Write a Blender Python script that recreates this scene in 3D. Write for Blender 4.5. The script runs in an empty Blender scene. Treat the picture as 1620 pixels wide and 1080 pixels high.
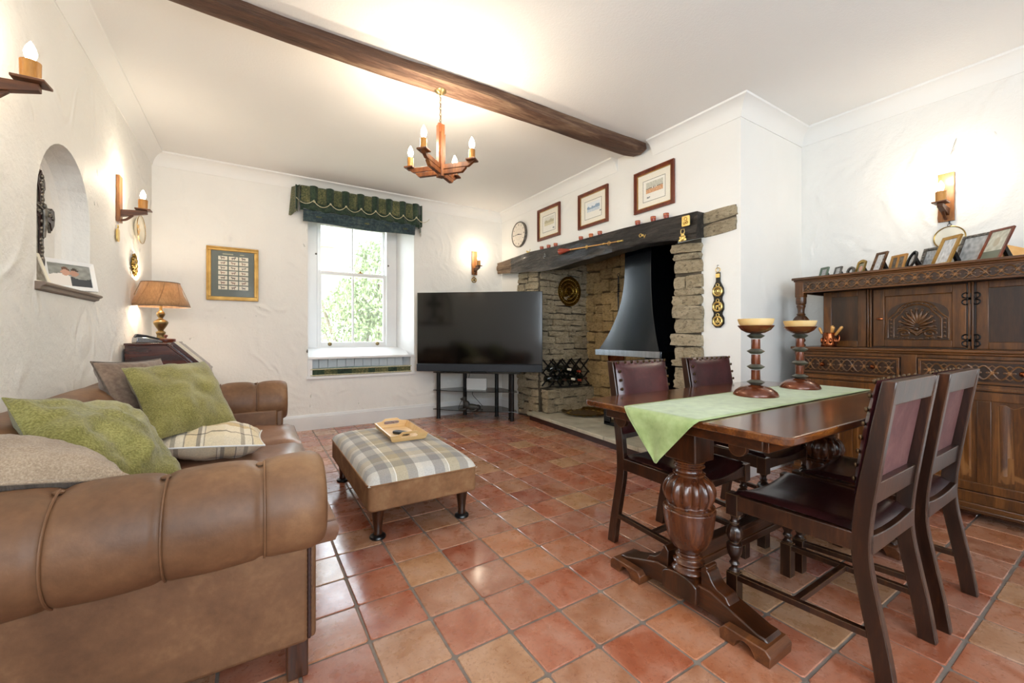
import bpy, bmesh, math, random
from mathutils import Vector, Matrix, noise
PI = math.pi
sc = bpy.context.scene
COL = sc.collection
rnd = random.Random(7)

# ---------------------------------------------------------------- camera
cd = bpy.data.cameras.new('camera')
cam = bpy.data.objects.new('camera', cd)
COL.objects.link(cam)
cam.location = (0, 0, 1.08)
cam.rotation_euler = (PI / 2, 0, -0.5607)
cd.sensor_width = 36
cd.lens = 653.5 / 1620 * 36
cd.shift_y = -(540 - 529.2) / 1620
cd.clip_start = 0.02
sc.camera = cam

# ---------------------------------------------------------------- view
sc.view_settings.view_transform = 'Standard'
sc.view_settings.look = 'None'
sc.view_settings.gamma = 1
sc.view_settings.use_curve_mapping = False
sc.view_settings.exposure = 0.46

# ---------------------------------------------------------------- world: bright hazy daylight
W = bpy.data.worlds.new('world')
sc.world = W
W.use_nodes = True
wn = W.node_tree.nodes
wn['Background'].inputs[0].default_value = (0.80, 0.91, 1.0, 1)
wn['Background'].inputs[1].default_value = 9.0


def light(name, typ, loc, energy, color, size=0.05, rot=None, sy=None, portal=False, spread=None):
    l = bpy.data.lights.new(name, typ)
    l.energy = energy
    l.color = color
    if typ == 'AREA':
        l.shape = 'RECTANGLE'
        l.size = size
        l.size_y = sy or size
        if portal:
            l.cycles.is_portal = True
        if spread:
            l.spread = spread
    elif typ == 'POINT':
        l.shadow_soft_size = size
    o = bpy.data.objects.new(name, l)
    o.location = loc
    if rot:
        o.rotation_euler = rot
    COL.objects.link(o)
    return o


WARM = (1.0, 0.84, 0.64)
# daylight through the garden window and the two openings behind the camera
light('window_daylight', 'AREA', (1.08, 5.52, 1.7), 1, (1, 1, 1), 0.80, (PI / 2, 0, PI), 1.5, portal=True)
light('rear_window_daylight', 'AREA', (0.7, -2.05, 1.6), 1, (1, 1, 1), 2.3, (PI / 2, 0, 0), 1.6, portal=True)
light('side_window_daylight', 'AREA', (-0.95, -0.75, 1.55), 1, (1, 1, 1), 1.3, (PI / 2, 0, -PI / 2), 1.5, portal=True)

# ---------------------------------------------------------------- node helpers


def newmat(name):
    m = bpy.data.materials.new(name)
    m.use_nodes = True
    nt = m.node_tree
    return m, nt, nt.nodes['Principled BSDF']


def N(nt, typ, **kw):
    n = nt.nodes.new(typ)
    for k, v in kw.items():
        if k.startswith('i_'):
            key = k[2:]
            key = int(key) if key.isdigit() else key
            n.inputs[key].default_value = v
        else:
            setattr(n, k, v)
    return n


def ramp(nt, fac, stops, interp='LINEAR'):
    r = N(nt, 'ShaderNodeValToRGB')
    e = r.color_ramp.elements
    while len(e) > 1:
        e.remove(e[0])
    e[0].position = stops[0][0]
    e[0].color = tuple(stops[0][1]) + (1,)
    for p, c in stops[1:]:
        q = e.new(p)
        q.color = tuple(c) + (1,)
    r.color_ramp.interpolation = interp
    nt.links.new(fac, r.inputs[0])
    return r.outputs[0]


def coords(nt, kind='Object', scale=(1, 1, 1), rot=(0, 0, 0)):
    t = N(nt, 'ShaderNodeTexCoord')
    if kind == 'World':
        g = N(nt, 'ShaderNodeNewGeometry')
        src = g.outputs['Position']
    else:
        src = t.outputs[kind]
    m = N(nt, 'ShaderNodeMapping')
    m.inputs['Scale'].default_value = scale
    m.inputs['Rotation'].default_value = rot
    nt.links.new(src, m.inputs[0])
    return m.outputs[0]


def noisetex(nt, vec, scale, detail=4, rough=0.55, dist=0.0, typ='FBM'):
    n = N(nt, 'ShaderNodeTexNoise')
    n.noise_type = typ
    n.inputs['Scale'].default_value = scale
    n.inputs['Detail'].default_value = detail
    n.inputs['Roughness'].default_value = rough
    n.inputs['Distortion'].default_value = dist
    nt.links.new(vec, n.inputs['Vector'])
    return n.outputs['Fac']


def mixc(nt, fac, a, b, mode='MIX'):
    m = N(nt, 'ShaderNodeMix', data_type='RGBA', blend_type=mode)
    for s, v in ((m.inputs[0], fac), (m.inputs[6], a), (m.inputs[7], b)):
        if hasattr(v, 'is_linked') or hasattr(v, 'links'):
            nt.links.new(v, s)
        else:
            s.default_value = v if isinstance(v, float) else tuple(v) + (1,)
    return m.outputs[2]


def math_(nt, op, a, b=0.0):
    m = N(nt, 'ShaderNodeMath', operation=op)
    for i, v in enumerate((a, b)):
        if isinstance(v, (int, float)):
            m.inputs[i].default_value = v
        else:
            nt.links.new(v, m.inputs[i])
    return m.outputs[0]


def bump(nt, p, h, strength=0.3, dist=0.01):
    b = N(nt, 'ShaderNodeBump')
    b.inputs['Strength'].default_value = strength
    b.inputs['Distance'].default_value = dist
    nt.links.new(h, b.inputs['Height'])
    nt.links.new(b.outputs[0], p.inputs['Normal'])


def hexc(h):
    h = h.lstrip('#')
    return tuple((lambda c: c / 12.92 if c <= 0.04045 else ((c + 0.055) / 1.055) ** 2.4)(int(h[i:i + 2], 16) / 255) for i in (0, 2, 4))


def plain(name, c1, rough=0.5, metal=0.0, c2=None, scale=8, bumps=0, bscale=60, coat=0.0, spec=0.5, emis=0, emc=None,
          kind='Object', stretch=(1, 1, 1), lo=0.3, hi=0.7, sheen=0, transmission=0, alpha=1.0):
    m, nt, p = newmat(name)
    c1 = hexc(c1) if isinstance(c1, str) else c1
    p.inputs['Base Color'].default_value = tuple(c1) + (1,)
    p.inputs['Roughness'].default_value = rough
    p.inputs['Metallic'].default_value = metal
    p.inputs['Coat Weight'].default_value = coat
    p.inputs['Coat Roughness'].default_value = 0.12
    p.inputs['Specular IOR Level'].default_value = spec
    p.inputs['Sheen Weight'].default_value = sheen
    p.inputs['Transmission Weight'].default_value = transmission
    p.inputs['Alpha'].default_value = alpha
    if emis:
        p.inputs['Emission Color'].default_value = tuple(emc or c1) + (1,)
        p.inputs['Emission Strength'].default_value = emis
    v = None
    if c2 is not None:
        c2 = hexc(c2) if isinstance(c2, str) else c2
        v = coords(nt, kind, stretch)
        f = noisetex(nt, v, scale)
        nt.links.new(ramp(nt, f, [(lo, c1), (hi, c2)]), p.inputs['Base Color'])
    if bumps:
        v = v or coords(nt, kind, stretch)
        bump(nt, p, noisetex(nt, v, bscale, 3), bumps, 0.004)
    return m


def wood(name, c1, c2, c3, axis='z', rough=0.35, coat=0.3, scale=6, worn=None, bmp=0.15, wr=0.005, bd=0.002):
    """long streaked grain along one local axis, with fine pores"""
    m, nt, p = newmat(name)
    st = {'x': (0.12, 1, 1), 'y': (1, 0.12, 1), 'z': (1, 1, 0.12)}[axis]
    v = coords(nt, 'Object', st)
    f1 = noisetex(nt, v, scale * 3, 5, 0.6, 0.6)
    f2 = noisetex(nt, v, scale * 22, 3, 0.6)
    f = math_(nt, 'ADD', math_(nt, 'MULTIPLY', f1, 0.7), math_(nt, 'MULTIPLY', f2, 0.3))
    c = ramp(nt, f, [(0.3, hexc(c1)), (0.5, hexc(c2)), (0.68, hexc(c3))])
    if worn:
        g = N(nt, 'ShaderNodeNewGeometry')
        bv = N(nt, 'ShaderNodeBevel', samples=4)
        bv.inputs[0].default_value = wr
        dp = N(nt, 'ShaderNodeVectorMath', operation='DOT_PRODUCT')
        nt.links.new(bv.outputs[0], dp.inputs[0])
        nt.links.new(g.outputs['Normal'], dp.inputs[1])
        w = ramp(nt, dp.outputs['Value'], [(0.80, (1, 1, 1)), (0.97, (0, 0, 0))])
        c = mixc(nt, math_(nt, 'MULTIPLY', math_(nt, 'MULTIPLY', w, f1), 1.3), c, hexc(worn))
    nt.links.new(c, p.inputs['Base Color'])
    p.inputs['Roughness'].default_value = rough
    p.inputs['Coat Weight'].default_value = coat
    p.inputs['Coat Roughness'].default_value = 0.15
    bump(nt, p, f2 if bd < .004 else math_(nt, 'ADD', math_(nt, 'MULTIPLY', f1, 2.0), f2), bmp, bd)
    return m


def plaster(name, col, strokes=1.0, rough=0.55):
    m, nt, p = newmat(name)
    v = coords(nt, 'World')
    base = noisetex(nt, v, 2.2, 3, 0.5, 0.3)
    nt.links.new(ramp(nt, base, [(0.3, [c * 0.965 for c in col]), (0.7, col)]), p.inputs['Base Color'])
    p.inputs['Roughness'].default_value = rough
    p.inputs['Specular IOR Level'].default_value = 0.35
    a = noisetex(nt, v, 2.6, 6, 0.55, 2.2, 'RIDGED_MULTIFRACTAL')
    b = noisetex(nt, v, 38, 3, 0.6, 0.2)
    c = noisetex(nt, coords(nt, 'World', (1, 1, 0.45), (0.5, 0.3, 0.7)), 7, 3, 0.5, 3.0, 'RIDGED_MULTIFRACTAL')
    cc = ramp(nt, c, [(0.55, (0, 0, 0)), (1.0, (1, 1, 1))])
    h = math_(nt, 'ADD', math_(nt, 'MULTIPLY', a, 0.5), math_(nt, 'MULTIPLY', cc, 1.3))
    h = math_(nt, 'ADD', h, math_(nt, 'MULTIPLY', b, 0.10))
    bump(nt, p, h, 0.85 * strokes, 0.042)
    return m


# ---------------------------------------------------------------- materials
MT = {}
MT['wall'] = plaster('rough_plaster', (0.87, 0.858, 0.82), 1.0)
MT['wallsmooth'] = plaster('smoother_plaster', (0.87, 0.862, 0.83), 0.35)
MT['ceiling'] = plain('ceiling_paint', (0.885, 0.88, 0.86), 0.8, c2=(0.87, 0.865, 0.845), scale=2, bumps=0.35, bscale=90, kind='World')
MT['white'] = plain('white_gloss_paint', (0.84, 0.85, 0.85), 0.3, c2=(0.80, 0.81, 0.82), scale=5, bumps=0.03, bscale=30)
MT['cornice'] = plain('cornice_paint', (0.87, 0.865, 0.84), 0.6, c2=(0.85, 0.845, 0.82), scale=3, kind='World')
MT['oak'] = wood('dark_oak', '#160903', '#331808', '#54290f', 'z', 0.3, 0.35, worn='#8a5a35')
MT['oakx'] = wood('dark_oak_x', '#160903', '#331808', '#54290f', 'x', 0.3, 0.35, worn='#8a5a35')
MT['oaky'] = wood('dark_oak_y', '#160903', '#331808', '#54290f', 'y', 0.3, 0.35, worn='#8a5a35')
MT['chairoak'] = wood('chair_oak', '#120703', '#28130a', '#4a2813', 'z', 0.28, 0.4, worn='#9a744e')
MT['top'] = wood('table_top_oak', '#2c170a', '#5a2f13', '#86501f', 'x', 0.16, 0.55, worn='#8a5a35', bmp=0.05)
MT['pedestal'] = wood('pedestal_oak', '#2a1209', '#4a2411', '#6b3a1c', 'z', 0.25, 0.4, worn='#8d5d38')
MT['side'] = wood('sideboard_oak', '#2e1809', '#56310f', '#7a4a1e', 'z', 0.34, 0.25, worn='#8e6034')
MT['sidey'] = wood('sideboard_oak_y', '#2e1809', '#56310f', '#7a4a1e', 'y', 0.34, 0.25, worn='#8e6034')
MT['carve'] = wood('carved_oak', '#27140a', '#47290f', '#6b431e', 'y', 0.38, 0.25, worn='#a07040')
MT['sidedark'] = wood('sideboard_shadow_oak', '#1a0d07', '#301a0e', '#472a16', 'z', 0.3, 0.3)  # darker copy of the sideboard oak, recess shade put into its colour
MT['bureau'] = wood('bureau_mahogany', '#250d07', '#45190d', '#5f2a15', 'x', 0.25, 0.4)
MT['beam'] = wood('old_beam', '#2b1b12', '#5c4030', '#94785f', 'x', 0.75, 0.0, scale=3, bmp=0.9, bd=.012)
MT['mantel'] = wood('charred_beam', '#0c0b0a', '#242120', '#57514a', 'y', 0.5, 0.1, scale=4, bmp=1.0, bd=.018)
MT['mantelend'] = wood('bare_beam', '#3a2e24', '#6b5846', '#8f7b62', 'y', 0.8, 0.0, scale=4, bmp=0.9, bd=.012)
MT['pine'] = wood('sconce_wood', '#5f3616', '#925c2c', '#b98648', 'z', 0.45, 0.15, scale=8)
MT['pinedark'] = wood('sconce_dark_wood', '#3a1d0c', '#5e3418', '#7d4a24', 'x', 0.45, 0.15, scale=8)
MT['chand'] = wood('chandelier_wood', '#3f2110', '#6e3c1a', '#96602f', 'z', 0.4, 0.2, scale=8)
MT['tray'] = wood('tray_wood', '#c99a5c', '#dcb47a', '#e8c896', 'x', 0.4, 0.1, scale=6)
MT['candlesleeve'] = wood('candle_sleeve', '#9a6224', '#bd8236', '#d49b4c', 'z', 0.4, 0.2, scale=10)
MT['brass'] = plain('aged_brass', '#b5975a', 0.3, 1.0, c2='#8a6a2c', scale=20, bumps=0.1)
MT['brassbright'] = plain('bright_brass', '#ecd28a', 0.32, 0.75, c2='#d9b768', scale=25, bumps=0.1)
MT['brassdark'] = plain('dark_brass', '#8f7230', 0.28, 1.0, c2='#54431c', scale=60, bumps=0.2)
MT['copper'] = plain('copper', '#a05c38', 0.25, 1.0, c2='#6e3a22', scale=12, bumps=0.1)
MT['pewter'] = plain('pewter', '#8d8880', 0.4, 0.8, c2='#4d4a46', scale=40, bumps=0.3, bscale=90)
MT['black'] = plain('black_metal', '#0b0b0c', 0.28, 0.0, c2='#131315', scale=12)
MT['stud'] = plain('stud_metal', '#5a4126', 0.35, 0.8, c2='#3a2a18', scale=20)
MT['brasslamp'] = plain('antique_brass', '#94815a', 0.36, 0.85, c2='#6f5f3e', scale=14, bumps=0.1)
MT['blacksteel'] = plain('hood_steel', '#0d1218', 0.22, 0.45, c2='#141b23', scale=3, bumps=0.03, bscale=6, coat=0.9)
MT['stove'] = plain('stove_iron', '#16181b', 0.45, 0.3, c2='#0d0e10', scale=20, bumps=0.1)
MT['steel'] = plain('brushed_steel', '#a3a8ad', 0.22, 1.0, c2='#8c9196', scale=4, stretch=(1, 8, 1))
MT['soot'] = plain('soot', '#080706', 0.95, c2='#15110e', scale=6)
MT['screen'] = plain('tv_screen', '#030405', 0.10, c2='#040506', scale=3, spec=0.7)
MT['tvbar'] = plain('tv_speaker_bar', '#18202a', 0.55, c2='#1d2630', scale=40)
MT['glass'] = plain('clear_glass', '#ffffff', 0.02, spec=0.5, alpha=0.12)
MT['smoke'] = plain('smoked_glass', '#12171a', 0.05, spec=0.7, alpha=0.82)
MT['picglass'] = plain('picture_glass', '#ffffff', 0.03, alpha=0.06, spec=0.5)
MT['gold'] = plain('gold_frame', '#9c7434', 0.38, 0.6, c2='#c39a54', scale=14, bumps=0.1)
MT['goldwood'] = plain('gold_wood', '#c58c45', 0.4, 0.3, c2='#dca865', scale=14)
MT['mahog'] = wood('frame_mahogany', '#3d170c', '#6b2f18', '#8a4526', 'z', 0.3, 0.3, scale=8)
MT['redclay'] = plain('red_glaze', '#86301f', 0.25, c2='#b04e38', scale=20)
MT['wax'] = plain('candle_wax', '#e8b25e', 0.45, c2='#f3dfae', scale=5, stretch=(1, 1, 1))
MT['waxlit'] = plain('candle_wax_cream', '#f0d79b', 0.45, c2='#e9a84a', scale=5)
MT['candlecopper'] = plain('bronzed_wood', '#54240f', 0.25, 0.25, c2='#7d3f1f', scale=10, coat=0.5)
MT['verdigris'] = plain('verdigris', '#45473f', 0.45, 0.4, c2='#6c6a5f', scale=30)
MT['ivory'] = plain('ivory_card', '#e9e2cf', 0.7, c2='#f0ead8', scale=10)
MT['shelfwood'] = plain('niche_ledge', '#5a4638', 0.4, c2='#8b7869', scale=8, stretch=(1, .2, 1))
MT['hearth'] = plain('hearth_slab', '#a29a86', 0.6, c2='#c2bca9', scale=6, bumps=0.4, bscale=25)
MT['riser'] = plain('hearth_riser', '#2a1512', 0.35, c2='#3b1f19', scale=8)
MT['green'] = plain('green_baize', '#33463a', 0.6, c2='#3b5043', scale=10)
MT['router'] = plain('white_plastic', '#dfe1e0', 0.35, c2='#d6d8d7', scale=5)
MT['cable'] = plain('black_cable', '#0d0d0e', 0.5, c2='#141415', scale=5)
MT['dog'] = plain('dark_resin', '#1c1d1d', 0.5, c2='#2b2b29', scale=60, bumps=0.7, bscale=90)
MT['grey'] = plain('grey_plastic', '#5c6166', 0.35, c2='#4c5156', scale=5)
MT['darkplastic'] = plain('dark_plastic', '#1d2228', 0.3, c2='#252a30', scale=5)
MT['bottle'] = plain('bottle_glass', '#0c100c', 0.08, c2='#141810', scale=5, spec=0.8)
MT['foil'] = plain('bottle_foil', '#a89c86', 0.3, 0.6, c2='#4c1618', scale=3)
MT['metalbulb'] = plain('bulb_base', '#d9d4c8', 0.4, c2='#cfcabf', scale=5)
MT['bulb'] = plain('lit_bulb', (1, 0.95, 0.85), 0.3, emis=22, emc=(1.0, 0.86, 0.64), c2=(1, .93, .8), scale=3)
MT['bush'] = plain('leaf_green', '#6a7c50', 0.5, c2='#9aa878', scale=3, kind='World')
MT['bark'] = plain('bush_bark', '#6b5a48', 0.8, c2='#8a7864', scale=10)
MT['lawn'] = plain('lawn', '#b9ad93', 0.9, c2='#93a06a', scale=1, kind='World')
MT['brick'] = plain('brick_wall', '#b06a52', 0.8, c2='#c98b70', scale=6)
MT['render'] = plain('house_render', '#dfd4c4', 0.8, c2='#d0c3b0', scale=1.5)
MT['slate'] = plain('roof_slate', '#6a625e', 0.7, c2='#857b75', scale=4)
MT['rope'] = plain('cream_rope', '#b7b08c', 0.7, c2='#d8d2b4', scale=60)


def leather(name, cols, rough, stretch=(1, 1, 1), scale=3, coat=0.0, bs=0.25, bsc=140):
    m, nt, p = newmat(name)
    v = coords(nt, 'World', stretch)
    f = noisetex(nt, v, scale, 4, 0.6, 0.4)
    g = noisetex(nt, v, 45, 3, 0.6)
    ff = math_(nt, 'ADD', math_(nt, 'MULTIPLY', f, 0.8), math_(nt, 'MULTIPLY', g, 0.2))
    nt.links.new(ramp(nt, ff, [(0.33, hexc(cols[0])), (0.52, hexc(cols[1])), (0.7, hexc(cols[2]))]), p.inputs['Base Color'])
    p.inputs['Roughness'].default_value = rough
    p.inputs['Coat Weight'].default_value = coat
    p.inputs['Coat Roughness'].default_value = 0.2
    h = math_(nt, 'ADD', math_(nt, 'MULTIPLY', noisetex(nt, v, 9, 3), 1.0), math_(nt, 'MULTIPLY', noisetex(nt, v, bsc, 2), 0.15))
    bump(nt, p, h, bs, 0.01)
    return m


MT['tan'] = leather('tan_leather', ['#573a24', '#735035', '#906b4a'], 0.52)
MT['tanseat'] = leather('seat_leather', ['#6a4734', '#866049', '#a07b61'], 0.40, coat=0.1)
MT['tansuede'] = leather('ottoman_suede', ['#6d4a2e', '#8a6240', '#a27b55'], 0.8, scale=6)
MT['oxblood'] = leather('oxblood_leather', ['#1c0a0a', '#2e1313', '#421d1b'], 0.25, scale=5, coat=0.35, bs=0.15)
MT['oxback'] = leather('chair_back_leather', ['#2b1114', '#431d20', '#5a2c2b'], 0.3, scale=5, coat=0.3, bs=0.15)
MT['suedeback'] = leather('chair_lining', ['#4d2c2d', '#613c3b', '#74504c'], 0.7, scale=5)


def floor_mat(name, island):
    m, nt, p = newmat(name)
    if island:
        g = N(nt, 'ShaderNodeNewGeometry')
        rv = g.outputs['Random Per Island']
    else:
        g = N(nt, 'ShaderNodeObjectInfo')
        rv = g.outputs['Random']
    tone = ramp(nt, rv, [(0.0, hexc('#9d583b')), (0.2, hexc('#a96042')), (0.4, hexc('#b5754c')), (0.58, hexc('#914c37')), (0.78, hexc('#b58a62')), (1.0, hexc('#9a5848'))])
    v = coords(nt, 'World')
    a = noisetex(nt, v, 6, 5, 0.65, 0.5)
    b = noisetex(nt, v, 70, 3, 0.7)
    c = noisetex(nt, v, 1.1, 2, 0.5)
    worn = ramp(nt, a, [(0.40, (0, 0, 0)), (0.82, (1, 1, 1))])
    col = mixc(nt, math_(nt, 'MULTIPLY', worn, 0.60), tone, hexc('#c9a592'))
    dark = ramp(nt, a, [(0.20, (1, 1, 1)), (0.52, (0, 0, 0))])
    col = mixc(nt, math_(nt, 'MULTIPLY', dark, 0.5), col, hexc('#7d3a26'))
    speck = ramp(nt, b, [(0.54, (0, 0, 0)), (0.70, (1, 1, 1))])
    col = mixc(nt, math_(nt, 'MULTIPLY', speck, 0.5), col, hexc('#6b3524'))
    nt.links.new(col, p.inputs['Base Color'])
    r = ramp(nt, noisetex(nt, v, 14, 4, 0.6), [(0.3, (0.20, 0.20, 0.20)), (0.7, (0.40, 0.40, 0.40))])
    nt.links.new(r, p.inputs['Roughness'])
    p.inputs['Specular IOR Level'].default_value = 0.6
    p.inputs['Coat Weight'].default_value = 0.5
    p.inputs['Coat Roughness'].default_value = 0.12
    h = math_(nt, 'ADD', math_(nt, 'MULTIPLY', noisetex(nt, v, 11, 3), 1.0), math_(nt, 'MULTIPLY', b, 0.12))
    bump(nt, p, h, 0.28, 0.006)
    return m


MT['tile'] = floor_mat('terracotta_tile', False)
MT['tiles'] = floor_mat('terracotta_tile_far', True)
MT['grout'] = plain('grout', '#6f625a', 0.7, c2='#857a70', scale=14, bumps=0.3, kind='World')


def stone_mat(name, c, var):
    m, nt, p = newmat(name)
    o = N(nt, 'ShaderNodeObjectInfo')
    v = coords(nt, 'World', (1, 1, 2.2))
    a = noisetex(nt, v, 9, 6, 0.75, 0.8)
    b = noisetex(nt, v, 28, 5, 0.75)
    tone = ramp(nt, o.outputs['Random'], [(0, hexc(var[0])), (0.5, hexc(var[1])), (1, hexc(var[2]))])
    col = mixc(nt, ramp(nt, a, [(0.35, (0, 0, 0)), (0.7, (1, 1, 1))]), tone, hexc(c[0]))
    col = mixc(nt, ramp(nt, b, [(0.28, (1, 1, 1)), (0.48, (0, 0, 0))]), col, hexc(c[1]))
    nt.links.new(col, p.inputs['Base Color'])
    p.inputs['Roughness'].default_value = 0.8
    h = math_(nt, 'ADD', a, math_(nt, 'MULTIPLY', b, 0.5))
    bump(nt, p, h, 1.0, 0.035)
    return m


MT['stone'] = stone_mat('rubble_stone', ('#cfc0a2', '#453b2d'), ('#81745d', '#b2a285', '#998868'))
MT['stoneback'] = stone_mat('fire_back_stone', ('#dcc08c', '#5f4a2e'), ('#a98c60', '#c0a26c', '#957b52'))
MT['mortar'] = plain('lime_mortar', '#5e5444', 0.9, c2='#3f382d', scale=9, bumps=0.9, bscale=30, kind='World')
MT['mortarback'] = plain('lime_mortar_warm', '#6f5a3a', 0.9, c2='#4f3f28', scale=9, bumps=0.9, bscale=30, kind='World')


def stripes(nt, val, period, stops, off=0.0):
    f = math_(nt, 'FRACT', math_(nt, 'ADD', math_(nt, 'DIVIDE', val, period), off))
    return ramp(nt, f, stops, 'CONSTANT')


def plaid(name, xs, ys, px, py, mode='MULTIPLY', rough=0.9, kind='UV', weave=True):
    m, nt, p = newmat(name)
    t = N(nt, 'ShaderNodeTexCoord')
    s = N(nt, 'ShaderNodeSeparateXYZ')
    nt.links.new(t.outputs[kind], s.inputs[0])
    a = stripes(nt, s.outputs[0], px, [(q, hexc(c)) for q, c in xs])
    b = stripes(nt, s.outputs[1], py, [(q, hexc(c)) for q, c in ys])
    c = mixc(nt, 1.0, a, b, mode)
    fz = noisetex(nt, t.outputs['Object'], 160, 2, 0.6)
    c = mixc(nt, 1.0, c, ramp(nt, fz, [(0.3, (0.82, 0.82, 0.82)), (0.7, (1, 1, 1))]), 'MULTIPLY')
    nt.links.new(c, p.inputs['Base Color'])
    p.inputs['Roughness'].default_value = rough
    p.inputs['Sheen Weight'].default_value = 0.2
    bump(nt, p, fz, 0.3, 0.002)
    return m


OT1 = [(0, '#d3d1cd'), (0.20, '#a9a5a2'), (0.40, '#d0cbc0'), (0.48, '#fbf8f2'), (0.495, '#c2b79f'), (0.70, '#aea9a2'), (0.88, '#dcd8d0')]
MT['plaid'] = plaid('checked_wool', OT1, [(0, '#f8f7f5'), (0.22, '#cfcfd0'), (0.42, '#efe9de'), (0.50, '#ffffff'), (0.515, '#e0d7c4'), (0.72, '#d2d1d0'), (0.9, '#f5f2ec')], 0.30, 0.34)
MT['plaidcush'] = plaid('checked_cushion_cloth',
                        [(0, '#eee5d3'), (0.25, '#b9b1a4'), (0.31, '#efe8da'), (0.42, '#a8a198'), (0.44, '#e9dcc0'), (0.60, '#a39c92'), (0.66, '#f0eadf'), (0.70, '#b0a89c'), (0.715, '#ece2cc')],
                        [(0, '#f4efe4'), (0.20, '#a09a90'), (0.235, '#f5f0e6'), (0.45, '#d8c49a'), (0.62, '#b3aa9c'), (0.65, '#f4efe6'), (0.80, '#a8a299'), (0.815, '#f4efe4')], 0.62, 0.62)


def woven(name, cols, sc_=90, rough=0.9, stretch=(1, 1, 1), checker=False, b=0.5, sheen=0.3, kind='Object'):
    m, nt, p = newmat(name)
    v = coords(nt, kind, stretch)
    f = noisetex(nt, v, sc_, 3, 0.6)
    g = noisetex(nt, v, 5, 3, 0.6)
    ff = math_(nt, 'ADD', math_(nt, 'MULTIPLY', f, 0.6), math_(nt, 'MULTIPLY', g, 0.4))
    nt.links.new(ramp(nt, ff, [(0.36, hexc(cols[0])), (0.5, hexc(cols[1])), (0.64, hexc(cols[2]))]), p.inputs['Base Color'])
    p.inputs['Roughness'].default_value = rough
    p.inputs['Sheen Weight'].default_value = sheen
    h = f
    if checker:
        c = N(nt, 'ShaderNodeTexChecker')
        c.inputs['Scale'].default_value = checker
        uv = N(nt, 'ShaderNodeTexCoord')
        nt.links.new(uv.outputs['UV'], c.inputs[0])
        h = math_(nt, 'ADD', f, c.outputs['Fac'])
    bump(nt, p, h, b, 0.004)
    return m


MT['greenchenille'] = woven('green_chenille', ['#5f5a22', '#827c3f', '#a19a5c'], 150, stretch=(1, 2.2, 1), b=0.5)
MT['taupe'] = woven('taupe_velvet', ['#6b5648', '#7c6757', '#8f7a68'], 60, b=0.2)
MT['basket'] = woven('woven_beige', ['#84705b', '#a08a72', '#bba68d'], 260, checker=110, b=0.7)
MT['runner'] = woven('green_damask', ['#7f9355', '#95a869', '#a6b87b'], 22, rough=0.5, b=0.15, sheen=0.4)
MT['shade'] = woven('pleated_shade', ['#8c6a48', '#a5805a', '#b8946c'], 40, stretch=(3, 3, 0.5), b=0.2)
MT['tapestry'] = woven('green_tapestry', ['#16261e', '#233a2c', '#3e4f38'], 45, b=0.6)
MT['tapestrygold'] = woven('gold_tapestry', ['#2c3a28', '#4f5638', '#7f7a52'], 70, b=0.6)
MT['tapestryblue'] = woven('blue_tapestry', ['#1b2a33', '#2b4048', '#50605c'], 35, b=0.5)
MT['cushtop'] = woven('teal_seat_cloth', ['#4f7f80', '#7ba3a0', '#9dbcb6'], 40, b=0.4)

# the lampshade cloth is translucent, so the bulb inside glows through
_nt = MT['shade'].node_tree
_p = _nt.nodes['Principled BSDF']
_tr = _nt.nodes.new('ShaderNodeBsdfTranslucent')
_tr.inputs[0].default_value = (0.60, 0.42, 0.26, 1)
_mx = _nt.nodes.new('ShaderNodeMixShader')
_mx.inputs[0].default_value = 0.22
_nt.links.new(_p.outputs[0], _mx.inputs[1])
_nt.links.new(_tr.outputs[0], _mx.inputs[2])
_nt.links.new(_mx.outputs[0], _nt.nodes['Material Output'].inputs[0])


def vcol_mat():
    m, nt, p = newmat('printed_paper')
    a = N(nt, 'ShaderNodeVertexColor')
    a.layer_name = 'print'
    nt.links.new(a.outputs[0], p.inputs['Base Color'])
    p.inputs['Roughness'].default_value = 0.5
    return m


MT['print'] = vcol_mat()

# ---------------------------------------------------------------- mesh helper


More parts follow.
